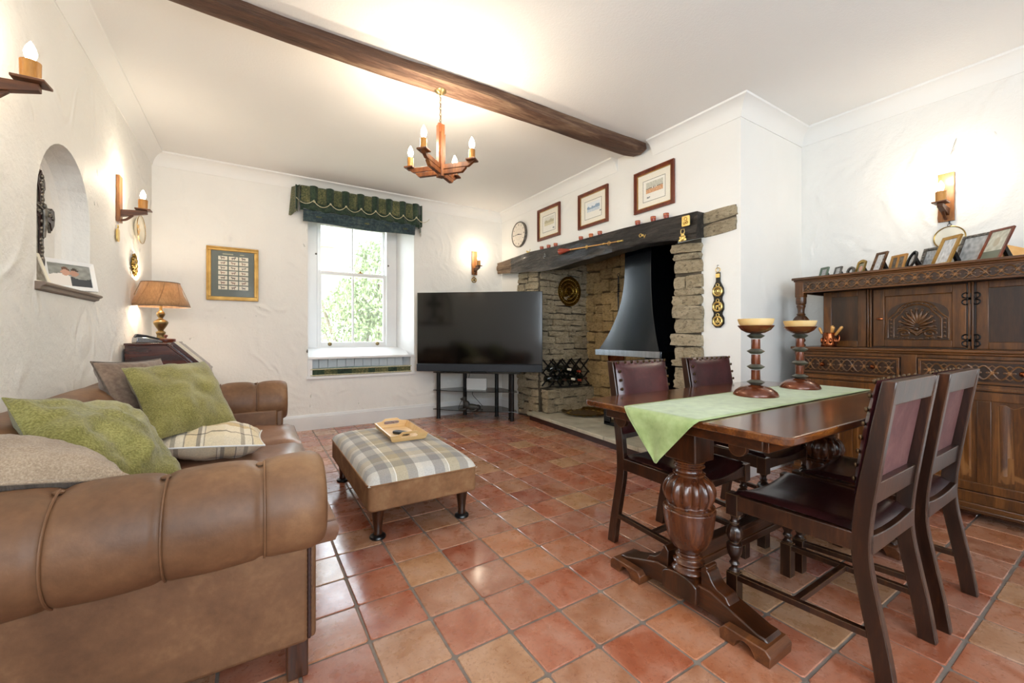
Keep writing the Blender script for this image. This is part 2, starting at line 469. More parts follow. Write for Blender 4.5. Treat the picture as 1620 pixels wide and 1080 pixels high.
class B:
    def __init__(s):
        s.v = []
        s.f = []
        s.m = []
        s.uv = {}
        s.cur = 0

    def add(s, vs, fs, uvs=None):
        n = len(s.v)
        s.v += [tuple(v) for v in vs]
        for f in fs:
            s.f.append(tuple(i + n for i in f))
            s.m.append(s.cur)
        if uvs:
            for i, u in enumerate(uvs):
                s.uv[n + i] = u
        return s

    def box(s, x0, x1, y0, y1, z0, z1):
        vs = [(x0, y0, z0), (x1, y0, z0), (x1, y1, z0), (x0, y1, z0), (x0, y0, z1), (x1, y0, z1), (x1, y1, z1), (x0, y1, z1)]
        return s.add(vs, [(0, 3, 2, 1), (4, 5, 6, 7), (0, 1, 5, 4), (1, 2, 6, 5), (2, 3, 7, 6), (3, 0, 4, 7)])

    def obox(s, c, sx, sy, sz, rot=None):
        M = rot or Matrix.Identity(3)
        vs = []
        for z in (-.5, .5):
            for x, y in ((-.5, -.5), (.5, -.5), (.5, .5), (-.5, .5)):
                vs.append(Vector(c) + M @ Vector((x * sx, y * sy, z * sz)))
        return s.add(vs, [(0, 3, 2, 1), (4, 5, 6, 7), (0, 1, 5, 4), (1, 2, 6, 5), (2, 3, 7, 6), (3, 0, 4, 7)])

    def tube(s, pts, r, n=8, cap=True, closed=False, sq=None):
        """sq=(w,h): rectangular section, else round. r scalar or list"""
        P = [Vector(p) for p in pts]
        L = len(P)
        rr = r if isinstance(r, (list, tuple)) else [r] * L
        up = None
        rings = []
        for i in range(L):
            a = P[(i - 1) % L] if (i or closed) else P[0]
            b = P[(i + 1) % L] if (i < L - 1 or closed) else P[-1]
            t = (b - a).normalized() if (b - a).length > 1e-9 else Vector((0, 0, 1))
            if up is None:
                up = Vector((0, 0, 1)) if abs(t.z) < 0.9 else Vector((0, 1, 0))
            sd = t.cross(up)
            if sd.length < 1e-6:
                sd = t.cross(Vector((1, 0, 0)))
            sd.normalize()
            up2 = sd.cross(t).normalized()
            up = up2
            ring = []
            for k in range(n):
                an = 2 * PI * k / n + (PI / 4 if n == 4 else 0)
                ring.append(P[i] + (sd * math.cos(an) + up2 * math.sin(an)) * rr[i])
            rings.append(ring)
        vs = [v for ring in rings for v in ring]
        fs = []
        rng = L if closed else L - 1
        for i in range(rng):
            j = (i + 1) % L
            for k in range(n):
                k2 = (k + 1) % n
                fs.append((i * n + k, i * n + k2, j * n + k2, j * n + k))
        if cap and not closed:
            fs.append(tuple(range(n - 1, -1, -1)))
            fs.append(tuple((L - 1) * n + k for k in range(n)))
        return s.add(vs, fs)

    def lathe(s, prof, n=24, c=(0, 0, 0), lobes=None, axis='z', cap=True):
        """prof: [(r,z)...] bottom to top; lobes (count, depth, z0, z1)"""
        vs = []
        fs = []
        for (r, z) in prof:
            for k in range(n):
                a = 2 * PI * k / n
                rr = r
                if lobes:
                    for (cnt, dep, z0, z1) in lobes:
                        if z0 <= z <= z1:
                            w = math.sin(PI * (z - z0) / (z1 - z0)) ** 0.4
                            rr = r * (1 - dep * w * (1 - abs(math.cos(a * cnt / 2)) ** 0.6))
                x, y = rr * math.cos(a), rr * math.sin(a)
                if axis == 'z':
                    p = (x, y, z)
                elif axis == 'x':
                    p = (z, x, y)
                else:
                    p = (x, z, y)
                vs.append((p[0] + c[0], p[1] + c[1], p[2] + c[2]))
        L = len(prof)
        for i in range(L - 1):
            for k in range(n):
                k2 = (k + 1) % n
                q = (i * n + k, i * n + k2, (i + 1) * n + k2, (i + 1) * n + k)
                fs.append(q if axis != 'y' else q[::-1])
        if cap:
            b = tuple(range(n - 1, -1, -1))
            t = tuple((L - 1) * n + k for k in range(n))
            fs += [b, t] if axis != 'y' else [b[::-1], t[::-1]]
        return s.add(vs, fs)

    def prism(s, poly, a0, a1, axis='x'):
        """poly 2d; extruded along axis from a0 to a1. axis x: poly=(y,z); y: (x,z); z: (x,y)"""
        def P(p, a):
            return {'x': (a, p[0], p[1]), 'y': (p[0], a, p[1]), 'z': (p[0], p[1], a)}[axis]
        n = len(poly)
        ar = sum(poly[i][0] * poly[(i + 1) % n][1] - poly[(i + 1) % n][0] * poly[i][1] for i in range(n))
        if ar < 0:
            poly = poly[::-1]
        vs = [P(p, a0) for p in poly] + [P(p, a1) for p in poly]
        fs = [tuple(range(n - 1, -1, -1)), tuple(range(n, 2 * n))] + [(i, (i + 1) % n, (i + 1) % n + n, i + n) for i in range(n)]
        if axis == 'y':
            fs = [f[::-1] for f in fs]
        return s.add(vs, fs)

    def grid(s, fn, nu, nv, cu=False, uvs=(1, 1)):
        vs = []
        uv = []
        for j in range(nv + 1):
            for i in range(nu + 1):
                vs.append(fn(i / nu, j / nv))
                uv.append((i / nu * uvs[0], j / nv * uvs[1]))
        fs = []
        w = nu + 1
        for j in range(nv):
            for i in range(nu):
                fs.append((j * w + i, j * w + i + 1, (j + 1) * w + i + 1, (j + 1) * w + i))
        return s.add(vs, fs, uv)

    def ball(s, c, rx, ry=None, rz=None, n=10, rot=None):
        ry = ry or rx
        rz = rz or rx
        vs = []
        fs = []
        m = max(4, n // 2)
        for i in range(m + 1):
            ph = PI * i / m
            for k in range(n):
                a = 2 * PI * k / n
                p = Vector((rx * math.sin(ph) * math.cos(a), ry * math.sin(ph) * math.sin(a), -rz * math.cos(ph)))
                if rot:
                    p = rot @ p
                vs.append(Vector(c) + p)
        for i in range(m):
            for k in range(n):
                k2 = (k + 1) % n
                fs.append((i * n + k, i * n + k2, (i + 1) * n + k2, (i + 1) * n + k))
        return s.add(vs, fs)

    def xf(s, M, start=0):
        s.v = [tuple(M @ Vector(v)) if i >= start else v for i, v in enumerate(s.v)]
        return s

    def build(s, name, mat, parent=None, smooth=True, ang=40, bev=0, seg=2, sub=0, fix=False):
        me = bpy.data.meshes.new(name)
        me.from_pydata(s.v, [], s.f)
        mats = mat if isinstance(mat, (list, tuple)) else [mat]
        for mm in mats:
            me.materials.append(MT[mm] if isinstance(mm, str) else mm)
        if len(mats) > 1:
            me.polygons.foreach_set('material_index', s.m)
        if s.uv:
            ul = me.uv_layers.new(name='UVMap')
            for lp in me.loops:
                ul.data[lp.index].uv = s.uv.get(lp.vertex_index, (0, 0))
        if fix:
            bm = bmesh.new()
            bm.from_mesh(me)
            bmesh.ops.remove_doubles(bm, verts=bm.verts, dist=1e-5)
            bmesh.ops.recalc_face_normals(bm, faces=bm.faces)
            bm.to_mesh(me)
            bm.free()
        if smooth:
            me.shade_smooth()
            me.set_sharp_from_angle(angle=math.radians(ang))
        o = bpy.data.objects.new(name, me)
        COL.objects.link(o)
        if parent:
            o.parent = parent
        if bev:
            b = o.modifiers.new('bevel', 'BEVEL')
            b.width = bev
            b.segments = seg
            b.limit_method = 'ANGLE'
            b.angle_limit = math.radians(50)
            b.harden_normals = False
        if sub:
            q = o.modifiers.new('sub', 'SUBSURF')
            q.levels = sub
            q.render_levels = sub
        return o


def empty(name, loc, label=None, cat=None, rz=0, group=None, rot=None):
    o = bpy.data.objects.new(name, None)
    o.empty_display_size = 0.05
    o.location = loc
    o.rotation_euler = rot or (0, 0, rz)
    COL.objects.link(o)
    if label:
        tag(o, label, cat, group)
    return o


def tag(o, label, cat, group=None, kind=None):
    if label:
        o['label'] = label
    if cat:
        o['category'] = cat
    if group:
        o['group'] = group
    if kind:
        o['kind'] = kind
    return o


def struct(o):
    o['kind'] = 'structure'
    return o


def copy_tree(o, parent=None):
    c = o.copy()
    COL.objects.link(c)
    if parent:
        c.parent = parent
    for ch in list(o.children):
        copy_tree(ch, c)
    return c


def rotm(rx=0, ry=0, rz=0):
    return Matrix.Rotation(rz, 3, 'Z') @ Matrix.Rotation(ry, 3, 'Y') @ Matrix.Rotation(rx, 3, 'X')


def catrom(pts, n=6):
    P = [Vector(p) for p in pts]
    out = []
    for i in range(len(P) - 1):
        p0 = P[max(i - 1, 0)]
        p1 = P[i]
        p2 = P[i + 1]
        p3 = P[min(i + 2, len(P) - 1)]
        for k in range(n):
            t = k / n
            out.append(0.5 * ((2 * p1) + (-p0 + p2) * t + (2 * p0 - 5 * p1 + 4 * p2 - p3) * t * t + (-p0 + 3 * p1 - 3 * p2 + p3) * t ** 3))
    out.append(P[-1])
    return out


def catr2(pts, n=4):
    return [(v.x, v.y) for v in catrom([(a, b, 0) for a, b in pts], n)]


def print_mesh(name, w, h, nu, nv, fn, parent, loc=(0, 0, 0), rot=(0, 0, 0), disc=False):
    """flat printed sheet in local xz plane facing -y, coloured per face by fn(u,v)->rgb"""
    b = B()
    if disc:
        def dm(u, v):
            x, y = 2 * u - 1, 2 * v - 1
            return (x * math.sqrt(1 - y * y / 2) * w / 2, 0, y * math.sqrt(1 - x * x / 2) * h / 2)
        b.grid(dm, nu, nv)
    else:
        b.grid(lambda u, v: ((u - .5) * w, 0, (v - .5) * h), nu, nv)
    o = b.build(name, 'print', parent, smooth=False)
    ca = o.data.color_attributes.new('print', 'FLOAT_COLOR', 'CORNER')
    data = []
    for j in range(nv):
        for i in range(nu):
            uu, vv = (i + .5) / nu, (j + .5) / nv
            if disc:
                x, y = 2 * uu - 1, 2 * vv - 1
                uu, vv = .5 + .5 * x * math.sqrt(1 - y * y / 2), .5 + .5 * y * math.sqrt(1 - x * x / 2)
            c = fn(uu, vv)
            data += list(tuple(c) + (1,)) * 4
    ca.data.foreach_set('color', data)
    o.location = loc
    o.rotation_euler = rot
    return o

# ================================================================= SETTING
XL, YB, XC, YRET, XR, YREAR, ZC = -0.82, 5.19, 3.084, 1.702, 4.04, -1.9, 2.83


def rects(u0, u1, v0, v1, holes):
    us = sorted({u0, u1} | {h[0] for h in holes} | {h[1] for h in holes})
    vs = sorted({v0, v1} | {h[2] for h in holes} | {h[3] for h in holes})
    out = []
    for a, b in zip(us, us[1:]):
        for c, d in zip(vs, vs[1:]):
            if not any(h[0] <= a + 1e-6 and b <= h[1] + 1e-6 and h[2] <= c + 1e-6 and d <= h[3] + 1e-6 for h in holes):
                out.append((a, b, c, d))
    return out


def slab_wall(b, axis, pos, th, u0, u1, v0, v1, holes=()):
    """boxes filling a wall; axis 'x' = wall plane normal x at pos, thickness th (signed, away from the room)"""
    for (a, c, d, e) in rects(u0, u1, v0, v1, list(holes)):
        lo, hi = min(pos, pos + th), max(pos, pos + th)
        if axis == 'x':
            b.box(lo, hi, a, c, d, e)
        else:
            b.box(a, c, lo, hi, d, e)


# left wall with arched niche and a side window behind the camera
b = B()
slab_wall(b, 'x', XL, -0.30, YREAR, YB + .3, 0, ZC, [(2.70, 3.42, 1.32, 2.05), (-1.4, -0.1, 0.85, 2.25)])
NS = 20
arc = []
for i in range(NS + 1):
    a = PI - PI * i / NS
    arc.append((3.06 + 0.36 * math.cos(a), 1.69 + 0.36 * math.sin(a)))
for (p, q) in zip(arc, arc[1:]):                       # spandrels over the arch
    b.add([(XL, p[0], p[1]), (XL, q[0], q[1]), (XL, q[0], 2.05), (XL, p[0], 2.05)], [(0, 3, 2, 1)])
outl = [(2.70, 1.32)] + arc + [(3.42, 1.32)]
D = -0.135


def inset(p, k):
    return (3.06 + (p[0] - 3.06) * k, 1.65 + (p[1] - 1.65) * (1 - (1 - k) * .8))


rings = [(0, 1.0), (D * .55, .985), (D * .85, .95), (D, .88)]
for (d0, k0), (d1, k1) in zip(rings, rings[1:]):
    o0 = [inset(p, k0) for p in outl]
    o1 = [inset(p, k1) for p in outl]
    n = len(outl)
    for i in range(n):
        j = (i + 1) % n
        b.add([(XL + d0, *o0[i]), (XL + d0, *o0[j]), (XL + d1, *o1[j]), (XL + d1, *o1[i])], [(0, 1, 2, 3)])
lastp = [inset(p, .88) for p in outl]
b.add([(XL + D, *p) for p in lastp], [tuple(range(len(lastp) - 1, -1, -1))])
struct(b.build('wall_left', 'wall', smooth=True, ang=30))

b = B()
slab_wall(b, 'y', YB, 0.40, XL - .3, XR, 0, ZC, [(0.53, 1.765, 0.575, 2.5)])
struct(b.build('wall_back', 'wall', smooth=False))
b = B()
slab_wall(b, 'x', XR, 0.3, YREAR, YRET, 0, ZC)
struct(b.build('wall_right', 'wall', smooth=False))
b = B()
slab_wall(b, 'y', YREAR, -0.3, XL - .3, XR + .3, 0, ZC, [(-0.4, 1.8, 0.85, 2.35)])
struct(b.build('wall_rear', 'wall', smooth=False))
# chimney breast: block with the fireplace opening
b = B()
slab_wall(b, 'x', XC, 0.10, 2.24, YB, 0, ZC, [(2.24, 4.30, 0, 1.98)])
b.box(XC, XR, YRET, 2.24, 0, ZC)                    # right pier down to the return wall
b.box(XC + .1, XR, 4.30, YB, 0, ZC)
b.box(3.95, XR, 2.24, 4.30, 0, ZC)
b.box(XC + .1, 3.95, 2.24, 4.30, 2.35, ZC)
struct(b.build('wall_chimney_breast', 'wallsmooth', smooth=False))
b = B()
b.box(3.90, 3.95, 2.26, 4.28, 0.10, 2.30)
b.box(XC + .1, 3.9, 2.26, 4.28, 2.28, 2.34)
b.box(XC + .12, 3.9, 2.245, 2.27, 0.1, 2.3)
struct(b.build('wall_firebox', 'soot', smooth=False))
b = B()
b.box(XL - .3, XR + .3, YREAR - .3, YB + .4, ZC, ZC + .12)
struct(b.build('ceiling', 'ceiling', smooth=False))

# ---- floor: grout bed and terracotta tiles
b = B()
b.box(XL, XR, YREAR, YB, -0.10, -0.004)
floor = struct(b.build('floor', 'grout', smooth=False))
S, OX, OY = 0.22302, 0.35087, 2.16885


def tile_mesh(b, cx, cy, r, top=0.0, J=0.0045):
    """slightly irregular square tile, worn rounded arrises"""
    h = S / 2 - J
    out = []
    for (sx, sy) in ((-1, -1), (1, -1), (1, 1), (-1, 1)):
        c = 0.007
        jx, jy = r.uniform(-.0015, .0015), r.uniform(-.0015, .0015)
        p1 = (sx * (h - (0 if sx * sy > 0 else c)) + jx, sy * (h - (c if sx * sy > 0 else 0)) + jy)
        p2 = (sx * (h - (c if sx * sy > 0 else 0)) + jx, sy * (h - (0 if sx * sy > 0 else c)) + jy)
        out += [p1, p2]
    vs, n = [], len(out)
    for (k, z) in ((1.0, -0.006), (0.995, -0.0022), (0.972, top)):
        for p in out:
            vs.append((cx + p[0] * k, cy + p[1] * k, z))
    fs = []
    for l in range(2):
        for i in range(n):
            j = (i + 1) % n
            fs.append((l * n + i, l * n + j, (l + 1) * n + j, (l + 1) * n + i))
    fs.append(tuple(range(2 * n, 3 * n)))
    b.add(vs, fs)


variants = []
for k in range(6):
    bb = B()
    tile_mesh(bb, 0, 0, rnd)
    o = bb.build('tile', 'tile', smooth=True, ang=30)
    variants.append(o.data)
    bpy.data.objects.remove(o)
cells = []
for i in range(-6, 18):
    for j in range(-14, 19):
        cx, cy = OX + (i - .5) * S, OY - (j - .5) * S
        if cx < XL - .1 or cx > XR + .1 or cy < YREAR - .1 or cy > YB + .1 or (cx > XC + .1 and cy > YRET + .1):
            continue
        d = cx * 0.5318 + cy * 0.8469
        lat = cx * 0.8469 - cy * 0.5318
        px = 810 + 653.5 * lat / d if d > .2 else -999
        py = 529 + 653.5 * 1.08 / d if d > .2 else 9999
        vis = d > .2 and -60 < px < 1680 and py < 1160 and not (cx < 0.05 and cy > 1.3) and not (px < 480 and cy > 1.2)
        cells.append((0 if vis else 1, d if vis else 99, cx, cy))
cells.sort()
rest = B()
for n, (nv, d, cx, cy) in enumerate(cells):
    if n < 300 and not nv:
        o = bpy.data.objects.new('tile', variants[n % 6])
        COL.objects.link(o)
        o.parent = floor
        o.location = (cx, cy, rnd.uniform(-.0006, .0006))
        o.rotation_euler = (rnd.uniform(-.003, .003), rnd.uniform(-.003, .003), (n % 4) * PI / 2 + rnd.uniform(-.004, .004))
    else:
        tile_mesh(rest, cx, cy, rnd)
o = rest.build('far_tiles', 'tiles', floor, smooth=True, ang=30)
o['kind'] = 'stuff'

# ---- cornice
CP = [(0.0, -0.125), (0.006, -0.125), (0.010, -0.112), (0.016, -0.090), (0.030, -0.060), (0.052, -0.034), (0.080, -0.018), (0.092, -0.014), (0.095, -0.004), (0.095, 0.0)]


def sweep_wall(name, path, prof, z0, mat, closed_ends=True):
    """path: plan points, room lies on the right of travel direction; prof: (offset from wall, z)"""
    P = [Vector((p[0], p[1], 0)) for p in path]
    b = B()
    rings = []
    for i, p in enumerate(P):
        def nrm(a, c):
            d = (c - a).normalized()
            return Vector((d.y, -d.x, 0))
        if i == 0:
            m = nrm(P[0], P[1])
        elif i == len(P) - 1:
            m = nrm(P[-2], P[-1])
        else:
            n1, n2 = nrm(P[i - 1], p), nrm(p, P[i + 1])
            m = (n1 + n2)
            m = m / (m.dot(n1))
        rings.append([p + m * o_ + Vector((0, 0, z0 + z_)) for o_, z_ in prof])
    L = len(prof)
    for r0, r1 in zip(rings, rings[1:]):
        n = len(b.v)
        b.add(r0 + r1, [(k, k + 1, L + k + 1, L + k) for k in range(L - 1)])
    for r in (rings[0], rings[-1]):
        b.add(r + [Vector((r[-1].x * 0 + r[0].x, r[0].y, r[-1].z))], [tuple(range(L + 1))])
    return struct(b.build(name, mat, smooth=True, ang=50, fix=False))


sweep_wall('trim_1', [(XL, YREAR), (XL, YB), (XC, YB), (XC, 2.93)], CP, ZC, 'cornice')
sweep_wall('trim_2', [(XC, 2.50), (XC, YRET), (XR, YRET), (XR, YREAR)], CP, ZC, 'cornice')
BP = [(0.0, 0.175), (0.008, 0.175), (0.012, 0.160), (0.012, 0.150), (0.017, 0.146), (0.018, 0.0)]
sweep_wall('baseboard_back', [(XL, YB), (XC, YB), (XC, 4.74)], BP[::-1], 0, 'white')
sweep_wall('baseboard_left', [(XL, YREAR), (XL, YB)], BP[::-1], 0, 'white')
sweep_wall('baseboard_right', [(XC, 1.99), (XC, YRET), (XR, YRET), (XR, YREAR)], BP[::-1], 0, 'white')

# ---- garden window (window_1): splayed reveals, sash frame, seat recess
win = empty('window_1', (1.1, YB, 0.6))
win['kind'] = 'structure'


def wpart(name, b, mat, bev=0.002, **k):
    b.xf(Matrix.Translation((-1.1, -YB, -0.6)))
    return b.build(name, mat, win, smooth=True, ang=35, bev=bev, **k)


b = B()      # reveals and head
b.add([(0.53, YB, .60), (0.55, 5.47, .60), (0.55, 5.47, 2.52), (0.53, YB, 2.5)], [(0, 1, 2, 3)])
b.add([(1.765, YB, .60), (1.765, YB, 2.5), (1.615, 5.47, 2.52), (1.615, 5.47, .60)], [(0, 1, 2, 3)])
b.add([(0.53, YB, 2.5), (0.55, 5.47, 2.52), (1.615, 5.47, 2.52), (1.765, YB, 2.5)], [(0, 1, 2, 3)])
b.box(0.40, 1.9, 5.55, 5.59, 0.3, 0.93)
wpart('reveal', b, 'white', bev=0)
b = B()      # box frame
b.box(0.55, 0.655, 5.45, 5.56, 0.90, 2.55)
b.box(1.495, 1.615, 5.45, 5.56, 0.90, 2.55)
b.box(0.655, 1.495, 5.45, 5.56, 2.44, 2.55)
b.box(0.655, 1.495, 5.45, 5.56, 0.88, 0.935)
b.box(0.655, 0.668, 5.44, 5.46, 0.935, 2.44)
b.box(1.482, 1.495, 5.44, 5.46, 0.935, 2.44)
wpart('window_frame', b, 'white')
b = B()
b.box(.53, 1.765, 5.165, 5.19, 0.80, 0.825)          # front lip of the sill
b.prism([(5.19, .80), (5.19, .825), (5.46, .925), (5.46, .90)], .535, 1.70, 'x')
wpart('window_sill', b, 'white')
for (nm, y0, z0, z1, br) in (('lower_sash', 5.465, 0.935, 1.855, .052), ('upper_sash', 5.505, 1.81, 2.46, .05)):
    b = B()
    b.box(.665, .705, y0, y0 + .035, z0, z1)
    b.box(1.445, 1.485, y0, y0 + .035, z0, z1)
    b.box(.705, 1.445, y0, y0 + .035, z0, z0 + br)
    b.box(.705, 1.445, y0, y0 + .035, z1 - .042, z1)
    b.box(1.064, 1.082, y0 + .004, y0 + .03, z0 + .04, z1 - .04)
    so = wpart(nm, b, 'white')
    for (xa, xb) in ((.705, 1.064), (1.082, 1.445)):
        g = B()
        g.box(xa, xb, y0 + .015, y0 + .019, z0 + br, z1 - .042)
        g.xf(Matrix.Translation((-1.1, -YB, -0.6)))
        g.build('pane', 'glass', so, smooth=False)
for x in (.80, 1.37):
    b = B()
    b.lathe([(.001, .0), (.024, .0), (.022, .006), (.010, .010), (.012, .020), (.016, .026), (.001, .030)], 12, axis='y')
    b.xf(Matrix.Translation((x, 5.462, .965)) @ Matrix.Rotation(PI, 4, 'Z'))
    wpart('sash_lift', b, 'brasslamp', bev=0)
b = B()
b.box(1.13, 1.19, 5.47, 5.49, 1.857, 1.866)
b.ball((1.16, 5.48, 1.875), .013)
wpart('sash_catch', b, 'brass', bev=.001)
for (x, z) in ((.645, 2.05), (1.505, 1.98)):
    b = B()
    b.lathe([(.004, 0), (.012, .003), (.010, .012), (.001, .016)], 10, axis='y')
    b.xf(Matrix.Translation((x, 5.45, z)) @ Matrix.Rotation(PI, 4, 'Z'))
    wpart('sash_knob', b, 'pewter', bev=0)
b = B()      # seat board, side trims and tongue and groove back
b.box(.51, 1.785, 5.165, 5.50, .575, .605)
wpart('window_seat', b, 'white')
for (xa, xb) in ((.525, .575), (1.715, 1.77)):
    b = B()
    b.box(xa, xb, 5.175, 5.21, .605, .80)
    wpart('side_trim', b, 'white')
nb = 11
for i in range(nb):
    w = (1.66 - .56) / nb
    b = B()
    b.box(.56 + i * w + .0015, .56 + (i + 1) * w - .0015, 5.335, 5.35, .605, .855)
    wpart('board', b, 'white', bev=.003)
b = B()      # cleat and hook for the blind cord on the left
b.lathe([(.001, 0), (.007, .004), (.005, .03), (.008, .034), (.001, .04)], 8)
b.xf(Matrix.Translation((.522, 5.16, .875)))
b.box(.515, .529, 5.165, 5.19, .88, .90)
wpart('cord_cleat', b, 'pewter', bev=0)

# ---- unseen rear and side windows behind the camera, sized for the daylight they give
dr = empty('window_3', (0.7, YREAR, 0))
dr['kind'] = 'structure'
b = B()
for x in (-1.07, -.36, .36, 1.07):
    b.box(x - .03, x + .03, -.2, -.13, .85, 2.35)
for z in (.88, 1.6, 2.32):
    b.box(-1.1, 1.1, -.2, -.13, z - .03, z + .03)
b.build('window_frame', 'white', dr, smooth=False, bev=.003)
w2 = empty('window_2', (XL, -.75, 1.55))
w2['kind'] = 'structure'
b = B()
for y in (-.62, 0, .62):
    b.box(-.22, -.16, y - .03, y + .03, -.70, .70)
for z in (-.67, 0, .67):
    b.box(-.22, -.16, -.65, .65, z - .025, z + .025)
b.build('window_frame', 'white', w2, smooth=False, bev=.003)

# ---- rubble stone of the fireplace


def stone_variant(k):
    bm = bmesh.new()
    bmesh.ops.create_cube(bm, size=1)
    bmesh.ops.subdivide_edges(bm, edges=bm.edges, cuts=2, use_grid_fill=True)
    for v in bm.verts:
        p = v.co.copy()
        q = p.normalized() * .62
        m = max(abs(p.x), abs(p.y), abs(p.z))
        v.co = p.lerp(q, .22 if m >= .49 else .0)
        nn = noise.noise_vector(p * 2.3 + Vector((k * 7.1, k * 3.3, 1)))
        v.co += nn * .10
        for a in range(3):
            v.co[a] = max(-.52, min(.52, v.co[a]))
    me = bpy.data.meshes.new('stone')
    bm.to_mesh(me)
    bm.free()
    me.shade_smooth()
    me.set_sharp_from_angle(angle=math.radians(50))
    return me


SV = [stone_variant(k) for k in range(8)]
for me in SV:
    me.materials.append(MT['stone'])
SVB = []
for me in SV:
    c = me.copy()
    c.materials.clear()
    c.materials.append(MT['stoneback'])
    SVB.append(c)


def rubble(parent, fn, u0, u1, v0, v1, hmin, hmax, wmin, wmax, r, proud=0.04, depth=.12, sv=SV, ragged=(0, 0), yaw=0.0):
    """courses of stones; fn(u, v, d) -> world point; the stone's local x follows u, z follows v, y is depth"""
    v = v0
    cnt = 0
    cnt_one = (v1 - v0) < .25
    while v < v1 - .02:
        h = min(r.uniform(hmin, hmax), v1 - v)
        if v1 - v - h < hmin * .6:
            h = v1 - v
        u = u0 + r.uniform(-1, 1) * ragged[0]
        e = u1 + r.uniform(-1, 1) * ragged[1]
        while u < e - .02:
            w = r.uniform(wmin, wmax)
            if e - u - w < wmin * .6:
                w = e - u
            o = bpy.data.objects.new('stone', r.choice(sv))
            COL.objects.link(o)
            o.parent = parent
            pr = r.uniform(-.3, 1) * proud * .5
            jv = 0 if h > .2 or cnt_one else h * r.uniform(-.10, .10)
            o.location = fn(u + w / 2, v + h / 2 + jv, pr)
            o.scale = (w * r.uniform(.97, 1.03) - .006, depth, h * r.uniform(.90, 1.06) - .005)
            o.rotation_euler = (r.uniform(-.06, .06), r.uniform(-.09, .09), yaw + r.uniform(-.07, .07))
            u += w
            cnt += 1
        v += h
    return cnt


rs = random.Random(21)
b = B()
b.box(XC - .004, XC + .12, 4.25, 4.735, 0, 1.97)
b.box(XC + .05, 3.90, 4.26, 4.31, 0.0, 2.3)
b.box(XC + .02, 3.90, 4.12, 4.27, 0.0, .395)
pil = struct(b.build('wall_fireplace_left', 'mortar', smooth=False))
n1 = rubble(pil, lambda u, v, d: (XC + .04 - d, u, v), 4.27, 4.73, 0.02, 1.96, .055, .12, .13, .30, rs, sv=SV, ragged=(0, .01), yaw=PI / 2)
n2 = rubble(pil, lambda u, v, d: (u, 4.29 - d, v), XC + .0, 3.90, .41, 2.02, .045, .105, .10, .27, rs)
n3 = rubble(pil, lambda u, v, d: (u, 4.155 - d, v), XC + .0, 3.90, .10, .37, .06, .10, .10, .24, rs)
n4 = rubble(pil, lambda u, v, d: (u, 4.16, .375), XC + .0, 3.90, .36, .40, .05, .06, .12, .28, rs, depth=.14)
b = B()
b.box(3.885, 3.91, 3.05, 4.27, 0.1, 2.3)
bk = struct(b.build('wall_fireplace_back', 'mortarback', smooth=False))
n5 = rubble(bk, lambda u, v, d: (3.92 - d, u, v), 3.06, 4.24, .10, 2.1, .10, .19, .12, .24, rs, sv=SVB, yaw=PI / 2)
b = B()
b.box(XC - .006, XC + .12, 2.02, 2.26, 0.0, 1.86)
b.box(XC - .006, XC + .05, 1.735, 2.0, 1.875, 2.06)
pr = struct(b.build('wall_fireplace_right', 'mortar', smooth=False))
n6 = rubble(pr, lambda u, v, d: (XC + .035 - d, u, v), 2.0, 2.275, 0.1, 1.84, .05, .13, .14, .28, rs, ragged=(.006, .022), yaw=PI / 2)
n7 = rubble(pr, lambda u, v, d: (XC + .045, u, v), 1.725, 2.005, 1.865, 2.068, .10, .105, .27, .28, rs, depth=.12, yaw=PI / 2)
print('stones', n1, n2, n3, n4, n5, n6, n7)

# hearth: dark riser and pale slabs
hx = lambda y: 2.80 + (y - 2.0) * 0.066
b = B()
b.prism([(hx(4.33) + .03, 4.33), (3.9, 4.33), (3.9, 2.03), (hx(2.03) + .03, 2.03)], 0, .062, 'z')
he = struct(b.build('hearth', 'riser', smooth=False))
ys = [4.35, 3.80, 3.32, 2.90, 2.45, 2.02]
for a, c in zip(ys, ys[1:]):
    for (xa, xb) in ((None, 3.30), (3.304, 3.89)):
        bb = B()
        if xa is None:
            bb.prism([(hx(a), a - .002), (xb, a - .002), (xb, c + .002), (hx(c), c + .002)], .063, .10, 'z')
        else:
            bb.prism([(xa, a - .002), (xb, a - .002), (xb, c + .002), (xa, c + .002)], .063, .10, 'z')
        bb.build('slab', 'hearth', he, smooth=False, bev=.004)

# ---- mantel beam: long hewn oak lintel
MB_ = [(5.145, 2.105, 1.945), (4.95, 2.115, 1.935), (4.80, 2.12, 1.925), (4.6, 2.125, 1.90), (4.3, 2.13, 1.875), (3.95, 2.115, 1.85), (3.5, 2.10, 1.865), (3.0, 2.095, 1.885),
       (2.67, 2.09, 1.895), (2.4, 2.08, 1.885), (2.2, 2.07, 1.865), (1.995, 2.06, 1.855)]


